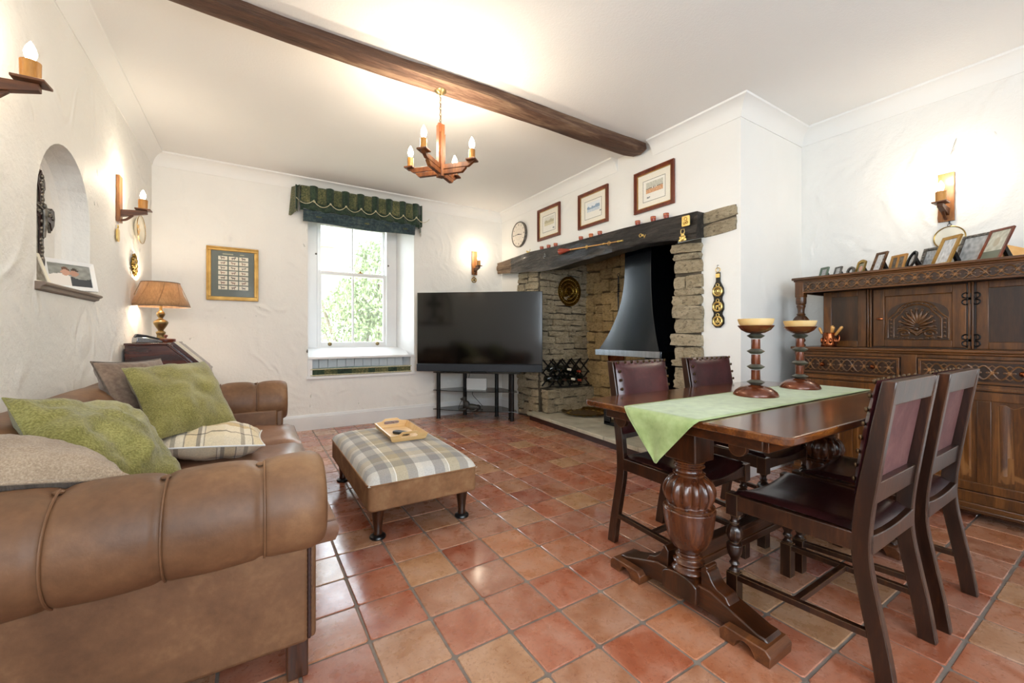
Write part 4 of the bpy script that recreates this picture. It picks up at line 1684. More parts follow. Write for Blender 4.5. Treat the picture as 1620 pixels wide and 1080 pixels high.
rows = 26
vs = []
for i in range(rows + 1):
    z, hwid, xf = hoodsec(i / rows)
    vs += [(xf, hwid, z + .03), (xf, -hwid, z + .03), (.50, -hwid, z + .03), (.50, hwid, z + .03)]
fs = [(i * 4 + k, i * 4 + (k + 1) % 4, (i + 1) * 4 + (k + 1) % 4, (i + 1) * 4 + k) for i in range(rows) for k in range(4)]
fs.append(tuple(rows * 4 + k for k in range(4)))
b.add(vs, fs)
b.build('canopy', 'blacksteel', hd_, ang=35, fix=True, bev=.003)
b = B()
b.box(-.165, -.150, -.425, .425, .0, .062)
b.box(-.150, .50, .415, .430, .0, .062)
b.box(-.150, .50, -.430, -.415, .0, .062)
b.build('rim', 'steel', hd_, bev=.002)
st_ = empty('stove', (3.55, 2.93, .10), 'black cast iron stove with panelled doors below the hood', 'stove')
b = B()
b.box(-.19, .22, -.31, .31, .06, .66)
b.build('stove_body', 'stove', st_, bev=.01)
b = B()
b.box(-.22, .25, -.34, .34, .66, .69)
b.build('stove_top', 'stove', st_, bev=.008)
for s in (-1, 1):
    for x in (-.15, .18):
        b = B()
        b.lathe([(.03, 0), (.022, .03), (.028, .07)], 10, (x, s * .26, 0))
        b.build('leg', 'stove', st_)
    b = B()
    y0, y1 = (0.008, .285) if s > 0 else (-.285, -.008)
    b.box(-.208, -.188, y0, y1, .20, .62)
    for k in range(4):
        yy = y0 + (y1 - y0) * (k + .5) / 4
        b.box(-.216, -.206, yy - .024, yy + .024, .45, .60)
    for k in range(3):
        b.box(-.214, -.206, y0 + .02, y1 - .02, .23 + k * .065, .27 + k * .065)
    b.build('stove_door', 'stove', st_, bev=.004)
b = B()
b.box(-.30, -.18, -.30, .36, .005, .045)
b.box(-.30, -.285, .26, .36, .02, .20)
b.box(-.30, -.285, -.30, -.20, .02, .20)
for k in range(3):
    b.box(-.306, -.298, .275, .345, .055 + k * .045, .080 + k * .045)
b.build('ash_fender', 'stove', st_, bev=.003)
b = B()
b.lathe([(.075, .69), (.075, .80)], 20, (0.05, 0, 0))
b.build('flue', 'stove', st_)
# round copper pan hanging left of the stove
b = B()
b.lathe([(.001, .012), (.10, .010), (.125, .0), (.128, -.018), (.124, -.018), (.118, .003), (.001, .004)], 28, axis='x')
o = b.build('copper_pan', 'copper', ang=50)
o.location = (3.83, 3.66, .80)
tag(o, 'round copper pan hanging on the stone behind the stove', 'pan')

# ---- corner television stand (glass shelves on black posts) and television
tvc, tvd = Vector((2.361, 4.54, 0)), Vector((1.221, -1.0, 0)).normalized()
tang = math.atan2(tvd.y, tvd.x)
stand = empty('tv_stand', (2.39, 4.70, 0), 'three tier smoked glass corner stand on black tubular posts', 'stand', rz=math.atan2(-.62, .66))
# local x runs left to right along the front, +y towards the corner
shp = [(-.56, -.02), (.56, -.02), (.52, .10), (.26, .34), (-.26, .34), (-.52, .10)]
for (z, nm) in ((.115, 'lower_shelf'), (.36, 'middle_shelf'), (.592, 'top_shelf')):
    b = B()
    pts = [(-.55 + 1.10 * k / 10, -.02 - .06 * math.sin(PI * k / 10)) for k in range(11)] + [(.52, .10), (.26, .34), (-.26, .34), (-.52, .10)]
    b.prism(pts, z, z + .008, 'z')
    b.build(nm, 'smoke', stand, smooth=False, bev=.001)
for (x, y) in ((-.485, .0), (.485, .0), (.44, .13), (-.22, .29), (.22, .29)):
    b = B()
    b.lathe([(.030, 0), (.030, .012), (.026, .014), (.026, .352), (.030, .354), (.030, .372), (.026, .374), (.026, .585), (.032, .588), (.032, .604)], 20, (x, y, 0))
    b.build('post', 'black', stand, ang=30)
tl, tr = Vector((1.75, 5.03, 0)), Vector((2.965, 4.03, 0))
tvm = (tl + tr) / 2
tvv = tr - tl
tv = empty('television', (tvm.x, tvm.y, .602), 'large flat television with a dark blue speaker bar standing in the corner', 'television', rz=math.atan2(tvv.y, tvv.x))
w = tvv.length / 2
b = B()
b.box(-w, w, .004, .03, .115, 1.005)
b.box(-w * .8, w * .8, .03, .07, .12, .70)
b.build('casing', 'black', tv, bev=.003)
b = B()
b.box(-w + .006, w - .006, -.001, .004, .122, .999)
b.build('screen', 'screen', tv, smooth=False)
b = B()
b.box(-w, w, -.022, .045, .022, .114)
b.build('speaker_bar', 'tvbar', tv, bev=.006)
b = B()
b.box(-.52, .52, -.05, .12, .002, .012)
b.box(-.10, .10, -.0, .05, .010, .03)
b.build('foot', 'black', tv, bev=.003)

# ---- writing bureau in the far left corner: side faces us, slant front to +x
bu = empty('writing_bureau', (-.80, 4.10, 0), 'dark mahogany writing bureau with a sloping fall front in the corner', 'bureau')
b = B()
prof = [(0, 0.04), (.47, 0.04), (.47, .76), (.235, 1.0), (0, 1.0)]
b.prism(prof, 0, .80, 'y')
b.build('carcass', 'bureau', bu, smooth=False, bev=.003)
b = B()
b.box(-.005, .245, -.012, .812, 1.0, 1.016)
b.build('top_board', 'bureau', bu, bev=.004)
b = B()
d_ = Vector((.235, 0, -.24)).normalized()
nn_ = Vector((.24, 0, .235)).normalized()
for (a0, a1, h_) in ((.0, .335, .014), (.03, .30, .022)):
    yy = .02 if h_ < .02 else .06
    p0, p1 = Vector((.235, 0, 1.0)) + d_ * a0, Vector((.235, 0, 1.0)) + d_ * a1
    b.add([p0 + Vector((0, yy, 0)), p1 + Vector((0, yy, 0)), p1 + Vector((0, .80 - yy, 0)), p0 + Vector((0, .80 - yy, 0)),
           p0 + nn_ * h_ + Vector((0, yy, 0)), p1 + nn_ * h_ + Vector((0, yy, 0)), p1 + nn_ * h_ + Vector((0, .80 - yy, 0)), p0 + nn_ * h_ + Vector((0, .80 - yy, 0))],
          [(0, 3, 2, 1), (4, 5, 6, 7), (0, 1, 5, 4), (1, 2, 6, 5), (2, 3, 7, 6), (3, 0, 4, 7)])
b.build('fall_front', 'bureau', bu, bev=.003)
for k in range(3):
    b = B()
    b.box(.47, .482, .02, .78, .10 + k * .21, .29 + k * .21)
    dq = b.build('drawer', 'bureau', bu, bev=.003)
    for yy in (.2, .6):
        g = B()
        g.ball((.492, yy, .195 + k * .21), .014)
        g.build('knob', 'brass', dq)
for (x, y) in ((.02, .02), (.42, .02), (.02, .75), (.42, .75)):
    b = B()
    b.box(x, x + .04, y, y + .04, 0, .045)
    b.build('foot', 'bureau', bu, smooth=False)

# ================================================================= SOFA AND SOFT THINGS
so = empty('sofa', (-.33, 2.46, 0), 'tan leather roll arm sofa along the left wall', 'sofa')
SO = Matrix.Translation((.33, -2.46, 0))


def spart(name, g, mat, **k):
    g.xf(SO)
    return g.build(name, mat, so, **k)


def arm(name, yc, zc, r, x0, x1, out, lab=None):
    """padded roll with seams; out = -1 outer side towards -y"""
    g = B()
    nx, na = 150, 40
    seams = [-.395, -.195, .02]
    vs = []
    for i in range(nx + 1):
        t = i / nx
        x = x0 + (x1 - x0) * t
        ex = max(0, (x - (x1 - .05)) / .05)
        k = math.sqrt(max(0, 1 - ex * ex)) * .16 + .84 if ex > 0 else 1
        dim = 0
        for s in seams:
            dim += math.exp(-((x - s) / .011) ** 2)
        for j in range(na):
            a = 2 * PI * j / na
            bul = .004 * math.sin((x - .02) / .21 * PI) ** 2
            top = max(0, math.sin(a))
            but = 0
            for s in seams:
                but += .014 * math.exp(-(((x - s) / .03) ** 2 + ((a - PI * .5) / .28) ** 2))
            rr = (r + bul) * k - .007 * dim - but
            vs.append((x, yc + rr * math.cos(a) * 1.02, zc + rr * math.sin(a)))
    fs = [(i * na + j, (i + 1) * na + j, (i + 1) * na + (j + 1) % na, i * na + (j + 1) % na) for i in range(nx) for j in range(na)]
    fs += [tuple(range(na)), tuple(nx * na + j for j in range(na - 1, -1, -1))]
    g.add(vs, fs)
    ar = spart(name, g, 'tan', ang=60, fix=True)
    for s in seams:
        q = B()
        q.ball((s, yc, zc + r - .012), .012, .012, .006, 10)
        q.xf(SO)
        q.build('button', 'tan', ar)
        q = B()
        q.tube([(s + .008, yc + (r - .0005) * 1.02 * math.cos(a), zc + (r - .0005) * math.sin(a)) for a in [PI * .54 + PI * .80 * k / 24 for k in range(25)]], .0030, 6)
        q.xf(SO)
        q.build('seam', 'tan', ar)
    return ar


arm('near_arm', 1.42, .575, .138, -.79, .185, -1)
arm('far_arm', 3.50, .600, .140, -.79, .215, 1)
for (nm, y0, y1, zt) in (('near_arm_panel', 1.418, 1.56, .52), ('far_arm_panel', 3.36, 3.50, .55)):
    g = B()
    g.box(-.80, .148, y0, y1, .128, zt)
    spart(nm, g, 'tan', bev=.014, seg=3)
for (y, zt) in ((1.418, .47), (3.502, .5)):
    g = B()
    pts = [(.149, y + .004, .14 + (zt - .14) * k / 40) for k in range(41)]
    g.tube(pts, [.005 + .0018 * (k % 2) for k in range(41)], 6)
    spart('braid_trim', g, 'riser')
g = B()      # arm front facing
g.prism([(1.43, .13), (1.555, .13), (1.555, .55), (1.53, .63), (1.48, .66), (1.43, .60)], .14, .17, 'x')
spart('arm_front', g, 'tan', bev=.012, seg=3, ang=60)
g = B()
g.prism([(3.37, .13), (3.49, .13), (3.49, .62), (3.44, .69), (3.39, .66), (3.37, .55)], .14, .185, 'x')
spart('arm_front', g, 'tan', bev=.012, seg=3, ang=60)


def backf(u, v):
    y = 1.50 + 1.95 * u
    a = -.35 * PI + 1.45 * PI * v
    r = .115 + .006 * abs(math.sin((y - 1.5) / .65 * PI)) ** .5
    if v < .12:
        return (-.52 + .04 * (1 - v / .12), y, .42 + .2 * v / .12)
    a = (v - .12) / .88 * 1.2 * PI - .12 * PI
    return (-.645 + r * math.cos(a) * 1.05, y, .715 + r * math.sin(a))


g = B()
g.grid(backf, 48, 26)
bk_ = spart('back', g, 'tan', ang=70)
g = B()
g.box(-.80, -.56, 1.45, 3.48, .13, .70)
spart('back_frame', g, 'tan', bev=.02, seg=3)
for k in range(1, 3):
    y = 1.50 + .65 * k
    q = B()
    q.ball((-.535, y, .66), .012)
    q.xf(SO)
    q.build('button', 'tan', bk_)
g = B()
g.box(-.70, .165, 1.55, 3.37, .13, .33)
spart('seat_base', g, 'tan', bev=.012, seg=3)


def puff(cx, cy, cz, hx_, hy, hz, mat, name, n=5, k=18, wr=0.0, p=6.0):
    """softly domed box cushion"""
    g = B()

    def f(u, v, top):
        a, c = 2 * u - 1, 2 * v - 1
        e = (1 - abs(a) ** p) * (1 - abs(c) ** p)
        z = hz * (.55 + .45 * max(0, e) ** .35) + hz * .22 * (1 - a * a) * (1 - c * c)
        w = wr * noise.noise(Vector((a * 6 + cy * 9, c * 1.6, 3)))
        ins = 1 - .02 * (1 - .5 * (abs(a) + abs(c)))
        return (cx + a * hx_ * ins, cy + c * hy * ins, cz + (z + w * e if top else -hz * .8 * (.6 + .4 * max(0, e) ** .3)))
    g.grid(lambda u, v: f(u, v, True), k, k)
    g.grid(lambda u, v: f(1 - u, v, False), k, k)
    per = []
    m = k
    for i in range(m):
        per.append((i / m, 0))
    for i in range(m):
        per.append((1, i / m))
    for i in range(m):
        per.append((1 - i / m, 1))
    for i in range(m):
        per.append((0, 1 - i / m))
    vs = []
    for (u, v) in per:
        t_ = Vector(f(u, v, True))
        b_ = Vector(f(u, v, False))
        c_ = Vector((cx, cy, 0))
        for q in range(5):
            s = q / 4
            pt = b_.lerp(t_, s)
            o_ = Vector((pt.x - cx, pt.y - cy, 0)).normalized() * .014 * math.sin(PI * s)
            vs.append(pt + o_)
    L = len(per)
    g.add(vs, [(i * 5 + q, ((i + 1) % L) * 5 + q, ((i + 1) % L) * 5 + q + 1, i * 5 + q + 1) for i in range(L) for q in range(4)])
    o = spart(name, g, mat, ang=70)
    q = B()
    q.tube([vs[i * 5 + 4] + Vector((0, 0, -.004)) for i in range(L)], .0045, 6, closed=True)
    q.xf(SO)
    q.build('piping', 'riser' if False else 'tan', o)
    return o


for k in range(3):
    puff(-.145, 1.575 + .30 + .596 * k, .385, .395, .292, .075, 'tanseat', 'seat_cushion', wr=.018)
for (x, y) in ((.09, 1.455), (.09, 3.42), (-.72, 1.46), (-.72, 3.42)):
    g = B()
    g.prism([(x, y), (x + .06, y), (x + .06, y + .06), (x, y + .06)], 0, .13, 'z')
    spart('leg', g, 'oak', smooth=False, bev=.004)


def pillow(name, corners, th, mat, label, piping=None, uvs=(1, 1), n=22, seed=0, wr=.010, sub=None, pmat=None, und=None, group=None):
    """stuffed square cushion through four corner points (tl, tr, br, bl)"""
    tl, tr, br, bl = [Vector(c) for c in corners]
    cen = (tl + tr + br + bl) / 4
    nrm = ((tr - bl).cross(tl - br)).normalized()

    def P(u, v, s):
        a, c = 2 * u - 1, 2 * v - 1
        uu = .5 + a * .5 * (1 - .07 * (1 - c * c))
        vv = .5 + c * .5 * (1 - .07 * (1 - a * a))
        p = (bl * (1 - uu) + br * uu) * (1 - vv) + (tl * (1 - uu) + tr * uu) * vv
        e = max(0, (1 - a * a) * (1 - c * c))
        w = wr * noise.noise(Vector((a * 2.4 + seed, c * 2.4, s * .4 + seed))) + wr * .5 * noise.noise(Vector((a * 6 + seed, c * 6, 5)))
        return p - cen + nrm * s * (th * .5 * e ** .42) + nrm * w * (e ** .3) * 2.0
    em = empty(name, cen, label, 'cushion', group=group)
    g = B()
    g.grid(lambda u, v: P(u, v, 1), n, n, uvs=uvs)
    if und:
        g.build('cover', mat, em, ang=180)
        g = B()
        g.grid(lambda u, v: P(1 - u, v, -1), n, n, uvs=uvs)
        g.build('underside', und, em, ang=180)
    else:
        g.grid(lambda u, v: P(1 - u, v, -1), n, n, uvs=uvs)
        g.build('cover', mat, em, ang=180)
    if piping:
        q = B()
        m = n
        pts = [P(i / m, 0, 0) for i in range(m)] + [P(1, i / m, 0) for i in range(m)] + [P(1 - i / m, 1, 0) for i in range(m)] + [P(0, 1 - i / m, 0) for i in range(m)]
        q.tube(pts, piping, 6, closed=True)
        q.build('piping', pmat or mat, em)
    return em


MT['cord'] = woven('dark_corduroy', ['#4a3f36', '#5c4f44', '#6d5e51'], 30, stretch=(6, 1, 1), b=.8)
pillow('taupe_cushion', [(-.63, 2.64, .955), (-.44, 3.02, .945), (-.32, 2.98, .57), (-.48, 2.50, .60)], .13, 'taupe',
       'plain taupe cushion with dark piping propped behind the green cushion', .004, seed=2, pmat='cord')
pillow('green_cushion', [(-.52, 2.60, .925), (-.24, 3.02, .925), (-.065, 2.68, .60), (-.36, 2.30, .625)], .15, 'greenchenille',
       'olive green chenille cushion standing in front of the taupe one', seed=5)
pillow('checked_cushion', [(-.42, 2.86, .53), (.045, 2.80, .525), (.050, 2.33, .545), (-.38, 2.36, .58)], .17, 'plaidcush',
       'cream checked cushion with white piping lying on the sofa seat', .004, seed=8, pmat='white')
pillow('green_cushion', [(-.60, 1.76, .90), (-.40, 2.06, .825), (-.185, 1.86, .545), (-.44, 1.55, .62)], .17, 'greenchenille',
       'olive green chenille cushion slumped by the near sofa arm', .003, seed=11, wr=.018)
pillow('woven_cushion', [(-.74, 1.72, .815), (-.40, 1.70, .715), (-.27, 1.48, .695), (-.66, 1.42, .755)], .13, 'basket',
       'beige basketweave cushion with a dark underside lying over the near arm', .005, seed=14, wr=.006, und='cord', pmat='basket')

# ---- footstool
ot = empty('footstool', (.81, 2.75, 0), 'checked wool topped footstool on short turned legs', 'footstool')
g = B()
g.prism(rrect(-.31, .31, -.58, .58, .03), .165, .305, 'z')
g.build('suede_body', 'tansuede', ot, bev=.012, seg=3, ang=50)


def otop(u, v):
    a, c = 2 * u - 1, 2 * v - 1
    p = 7
    e = max(0, (1 - abs(a) ** p) * (1 - abs(c) ** p))
    z = .300 + .070 * e ** .42 + .022 * (1 - a * a) * (1 - c * c)
    return (a * .312, c * .582, z)


g = B()
g.grid(otop, 40, 60, uvs=(.62, 1.16))
g.build('checked_top', 'plaid', ot, ang=180)
g = B()
g.tube([(p[0], p[1], .303) for p in rrect(-.313, .313, -.583, .583, .03)], .004, 6, closed=True)
g.build('piping', 'tansuede', ot)
for (x, y) in ((-.245, -.505), (.245, -.505), (-.245, .505), (.245, .505)):
    g = B()
    g.lathe([(.022, .02), (.024, .03), (.021, .04), (.026, .09), (.034, .15), (.038, .168)], 20, (x, y, 0))
    lg = g.build('leg', 'oak', ot, ang=50)
    g = B()
    g.lathe([(.040, 0), (.043, .006), (.040, .014), (.026, .020), (.001, .022)], 20, (x, y, 0))
    g.build('castor_cup', 'black', lg)

tr_ = empty('wooden_tray', (.865, 2.84, .393), 'small pale wooden tray with cut out handles on the footstool', 'tray', rz=-.03)
hx_, hy_ = .100, .215
g = B()
g.box(-hx_, hx_, -hy_, hy_, 0, .007)
g.build('base', 'tray', tr_, bev=.001)
for s in (-1, 1):
    g = B()
    g.prism([(s * hx_, 0), (s * (hx_ + .022), .042), (s * (hx_ + .014), .045), (s * (hx_ - .008), .004)], -hy_, hy_, 'y')
    g.build('side', 'tray', tr_, bev=.001)
    g = B()        # end board with a hand hole
    def EP(x, t):
        return (x, s * (hy_ - .003 + .022 * t), .004 + .062 * t)
    pr = []
    W_ = hx_ + .01
    outer = [(-W_, 0), (W_, 0), (W_ + .014, .62), (W_ * .62, .72), (W_ * .42, 1.0), (-W_ * .42, 1.0), (-W_ * .62, .72), (-W_ - .014, .62)]
    inner = [(-W_ * .42, .36), (W_ * .42, .36), (W_ * .50, .46), (W_ * .50, .60), (W_ * .40, .74), (-W_ * .40, .74), (-W_ * .50, .60), (-W_ * .50, .46)]
    vs = []
    for dy in (0, s * .008):
        vs += [(EP(*p)[0], EP(*p)[1] + dy, EP(*p)[2]) for p in outer]
        vs += [(EP(*p)[0], EP(*p)[1] + dy, EP(*p)[2]) for p in inner]
    fs = []
    for i in range(8):
        j = (i + 1) % 8
        fs += [(i, j, 8 + j, 8 + i), (16 + i, 16 + j, 24 + j, 24 + i), (i, j, 16 + j, 16 + i), (8 + i, 8 + j, 24 + j, 24 + i)]
    g.add(vs, fs)
    g.build('handle_end', 'tray', tr_, smooth=False, fix=True)
rm = empty('remote_control', (.862, 2.80, .401), 'small grey remote control lying in the wooden tray', 'remote', rz=.5)
g = B()
g.prism(rrect(-.026, .026, -.065, .065, .018), 0, .018, 'z')
g.build('casing', 'darkplastic', rm, bev=.005, seg=3)
g = B()
for r_ in range(5):
    for c_ in range(3):
        g.box(-.017 + c_ * .013, -.008 + c_ * .013, -.05 + r_ * .019, -.039 + r_ * .019, .0175, .0195)
g.build('buttons', 'grey', rm, smooth=False)

# ---- table runner, candlesticks
rn = empty('table_runner', (2.1, 1.06, TZ), 'pale green damask runner draped along the dining table', 'runner')
RY0, RY1 = .88, 1.225
ex0, ex1 = TX0, TX1


def runnerf(u, v):
    """length parameter u runs from the near tip over the table to the far tip"""
    L0, L1 = .195, .20
    tot = L0 + (ex1 - ex0) + L1
    s = u * tot - L0
    w = 1.0
    if s < 0:
        w = 1 + s / L0
    elif s > ex1 - ex0:
        w = 1 - (s - (ex1 - ex0)) / L1
    yc = 1.045
    y = yc + (v - .5) * (RY1 - RY0) * max(w, .02)
    z = TZ + .0025
    x = ex0 + s
    wav = .0022 * noise.noise(Vector((x * 7, y * 9, 1)))
    if s < 0:
        d = -s
        x = ex0 - .010 - .012 * min(1, d / .03) - .018 * math.sin(v * 7) * (d / L0) * w - .03 * d
        z = TZ + .0025 - max(0, d - .006)
    elif s > ex1 - ex0:
        d = s - (ex1 - ex0)
        x = ex1 + .010 + .012 * min(1, d / .03)
        z = TZ + .0025 - max(0, d - .006)
    return (x - 2.1, y - 1.06, z - TZ + max(0, wav) + .0005)


g = B()
g.grid(runnerf, 110, 14)
o = g.build('cloth', 'runner', rn, ang=180)
sm = o.modifiers.new('solid', 'SOLIDIFY')
sm.thickness = .0015
sm.offset = 1
g = B()
g.tube([(Vector(runnerf(i / 110, e)) + Vector((0, 0, .001))) for e in (0,) for i in range(111)] , .0022, 5)
g.tube([(Vector(runnerf(i / 110, 1)) + Vector((0, 0, .001))) for i in range(111)], .0022, 5)
g.build('hem', 'runner', rn)


def candlestick(x, y, rz, lab):
    t = empty('candlestick', (x, y, TZ + .003), lab, 'candlestick', rz=rz, group='pair of candlesticks on the table')
    g = B()
    g.lathe([(.001, 0), (.098, 0), (.100, .006), (.090, .024), (.066, .042), (.036, .052), (.020, .055)], 40)
    g.build('base', 'candlecopper', t, ang=60)
    z = .055
    seg = .073
    for k in range(4):
        g = B()
        g.lathe([(.020, z), (.026, z + .003), (.038, z + .012), (.040, z + .014), (.026, z + .022), (.020, z + .026)], 20)
        g.build('collar', 'verdigris', t, ang=40)
        if k < 3:
            g = B()
            g.lathe([(.0195, z + .024), (.0205, z + .03), (.0195, z + seg)], 20)
            g.build('stem_section', 'candlecopper', t)
            z += seg + .003
    z += .024
    g = B()
    g.lathe([(.020, z), (.040, z + .004), (.064, z + .018), (.078, z + .036), (.080, z + .040), (.076, z + .040), (.001, z + .036)], 36)
    g.build('bowl', 'candlecopper', t, ang=60)
    g = B()
    g.lathe([(.060, z + .030), (.074, z + .050), (.080, z + .072), (.077, z + .073), (.070, z + .070), (.001, z + .066)], 36)
    c = g.build('candle', 'wax', t, ang=60)
    g = B()
    g.tube([(0, 0, z + .064), (.001, 0, z + .076)], .0012, 5)
    g.build('wick', 'black', c)
    return t


candlestick(2.105, 1.088, 0, 'left one of two tall bronzed candlesticks holding a wide bowl candle')
candlestick(2.615, 1.110, .6, 'right one of two tall bronzed candlesticks, the one nearer the cupboard')

# ---- copper mug with cork-handled tools on the sideboard shelf
mg = empty('copper_mug', (3.62, 1.345, .99), 'embossed copper tankard on the cupboard shelf', 'mug', rz=-.5)
g = B()
g.lathe([(.046, 0), (.050, .004), (.045, .03), (.041, .06), (.036, .095), (.038, .105), (.034, .105), (.032, .095), (.040, .01), (.001, .008)], 28)
g.build('body', 'copper', mg, ang=60)
g = B()
g.tube(catrom([(.036, 0, .092), (.066, 0, .098), (.080, 0, .072), (.070, 0, .036), (.043, 0, .022)], 5), .0065, 8)
g.build('handle', 'copper', mg)
g = B()
for k in range(9):
    a = 2 * PI * k / 9
    g.ball((.044 * math.cos(a), .044 * math.sin(a), .045), .010, .010, .022, 8)
g.build('embossing', 'copper', mg)
for k, (dx, dy, lean, tw) in enumerate(((-.012, .012, .38, 2.4), (.006, -.012, .10, .3), (.012, .006, .22, -.2), (.002, .016, .6, -1.0))):
    o = empty('bottle_opener', (3.62 + dx * .6, 1.345 + dy * .6, 1.005), ('short wooden handled opener leaning left in the copper tankard', 'upright wooden handled opener in the middle of the copper tankard',
              'wooden handled opener just right of the tankard centre', 'longest wooden handled opener leaning right out of the tankard')[k], 'opener', rot=(0, 0, 0), group='openers in the copper tankard')
    dr3 = Vector((0, -math.sin(lean) * (1 if k != 0 else -1), math.cos(lean)))
    g = B()
    g.tube([dr3 * 0, dr3 * .10], .003, 6)
    g.build('shank', 'steel', o)
    g = B()
    L_ = (.13, .135, .13, .155)[k]
    g.tube([dr3 * .085, dr3 * .095, dr3 * (L_ - .01), dr3 * L_, dr3 * (L_ + .008)], [.006, .009, .010, .011, .006], 10)
    g.build('handle', 'goldwood', o)

# ================================================================= LAMPS, HANGINGS, ORNAMENTS
BULB = [(.008, 0), (.013, .006), (.017, .020), (.0175, .030), (.014, .045), (.008, .058), (.002, .068), (.0, .070)]


def bulb(parent, x, y, z, s=1.0):
    g = B()
    g.lathe([(.010, z - .012), (.010, z + .004)], 12, (x, y, 0))
    g.build('bulb_holder', 'metalbulb', parent)
    g = B()
    g.lathe([(r * s, z + h * s) for r, h in BULB], 16, (x, y, 0))
    return g.build('bulb', 'bulb', parent)


def sconce(loc, rz, lab, wide=False):
    """wall plane local x=0, arm points to +x"""
    t = empty('wall_sconce', loc, lab, 'wall light', rz=rz, group='rustic candle wall lights')
    g = B()
    n = 12
    pts = []
    for k in range(n + 1):
        z = -.165 + .33 * k / n
        pts.append((.040 + .003 * noise.noise(Vector((z * 30, 1, 0))), z))
    poly = pts + [(-p[0] + .002 * math.sin(p[1] * 60), p[1]) for p in pts[::-1]]
    g.prism(poly, .002, .022, 'x')
    g.build('back_plate', 'pine', t, bev=.002, ang=30)
    g = B()
    g.add([(.02, -.016, -.125), (.165, -.014, -.088), (.165, .014, -.088), (.02, .016, -.125), (.02, -.018, -.075), (.165, -.014, -.062), (.165, .014, -.062), (.02, .018, -.075)],
          [(0, 3, 2, 1), (4, 5, 6, 7), (0, 1, 5, 4), (1, 2, 6, 5), (2, 3, 7, 6), (3, 0, 4, 7)])
    g.tube(catrom([(.02, 0, -.150), (.05, 0, -.140), (.085, 0, -.105)], 3), .010, 4)
    g.build('arm', 'pinedark', t, bev=.002)
    g = B()
    g.prism([(.098, -.034), (.185, -.038), (.188, .036), (.096, .036)], -.062, -.052, 'z')
    g.build('drip_pan', 'pinedark', t, bev=.002)
    g = B()
    g.lathe([(.027, -.052), (.028, .015), (.012, .016)], 20, (.140, 0, 0))
    g.build('candle_sleeve', 'candlesleeve', t, ang=50)
    bulb(t, .140, 0, .020, 1.0)
    light('sconce_glow', 'POINT', Vector(loc) + Matrix.Rotation(rz, 3, 'Z') @ Vector((.150, 0, .135)), SG, WARM, .03)
    return t


SG, CG, LG = 3.0, 6.5, 6.0
sconce((XL, 2.19, 2.05), 0, 'candle wall light at the top left, partly cut off by the frame edge')
sconce((XL, 4.00, 2.05), 0, 'candle wall light on the left wall above the oval plate')
sconce((2.63, YB, 2.08), -PI / 2, 'candle wall light on the far wall above the television')
sconce((XR, .815, 2.02), PI, 'candle wall light on the right wall above the photo frames')

# ---- chandelier
ch = empty('chandelier', (1.075, 2.62, 2.20), 'rustic wooden cross chandelier with four lit candle bulbs hanging from the beam', 'chandelier')
g = B()
g.lathe([(.002, .50), (.012, .502), (.022, .510), (.038, .518), (.044, .526), (.046, .534), (.030, .538)], 24)
g.build('ceiling_rose', 'brasslamp', ch, ang=50)
for k in range(9):
    g = B()
    z = .325 + k * .0205
    pts = [Vector((.006 * math.cos(a), 0, z + .012 * math.sin(a))) for a in [2 * PI * q / 10 for q in range(10)]]
    if k % 2:
        pts = [Vector((0, p.x, p.z)) for p in pts]
    g.tube(pts, .0018, 5, closed=True)
    g.build('chain_link', 'brassdark', ch)
g = B()
g.tube([(0.004, 0.003, .32 + .0065 * k) if False else (.004 * math.cos(k), .004 * math.sin(k), .31 + .0066 * k) for k in range(31)], .0018, 5)
g.build('flex', 'brass', ch)
for (dx, dy, h, w_) in ((-.011, -.011, .30, .011), (.011, -.011, .295, .011), (.011, .011, .28, .011), (-.011, .011, .295, .011), (.0, -.022, .24, .010), (.022, 0, .235, .010)):
    g = B()
    g.prism([(dx - w_, dy - w_), (dx + w_, dy - w_), (dx + w_, dy + w_), (dx - w_, dy + w_)], -.058, h, 'z')
    g.build('post_stave', 'chand', ch, bev=.002)
for a in (131, 221, 311, 41):
    R_ = Matrix.Rotation(math.radians(a), 4, 'Z')
    g = B()
    g.add([(.02, -.012, -.008), (.205, -.012, -.008), (.205, .012, -.008), (.02, .012, -.008), (.02, -.012, .024), (.250, -.012, .024), (.250, .012, .024), (.02, .012, .024)],
          [(0, 3, 2, 1), (4, 5, 6, 7), (0, 1, 5, 4), (1, 2, 6, 5), (2, 3, 7, 6), (3, 0, 4, 7)])
    g.xf(R_)
    ar = g.build('arm', 'chand', ch, bev=.002)
    g = B()
    g.add([(.0, -.014, -.042), (.160, -.013, -.042), (.160, .013, -.042), (.0, .014, -.042), (.0, -.014, -.012), (.190, -.013, -.012), (.190, .013, -.012), (.0, .014, -.012)],
          [(0, 3, 2, 1), (4, 5, 6, 7), (0, 1, 5, 4), (1, 2, 6, 5), (2, 3, 7, 6), (3, 0, 4, 7)])
    g.xf(R_)
    g.build('lower_brace', 'chand', ch, bev=.002)
    g = B()
    g.box(.195, .262, -.034, .034, .024, .036)
    g.xf(R_)
    g.build('drip_pan', 'pinedark', ch, bev=.003)
    p = R_ @ Vector((.228, 0, 0))
    g = B()
    g.lathe([(.021, .036), (.022, .098), (.010, .099)], 18, (p.x, p.y, 0))
    g.build('candle_sleeve', 'candlesleeve', ch, ang=50)
    bulb(ch, p.x, p.y, .108, 1.1)
    q = R_ @ Vector((.228, 0, 0))
    light('chandelier_glow', 'POINT', (1.075 + q.x, 2.62 + q.y, 2.20 + .215), CG, WARM, .03)

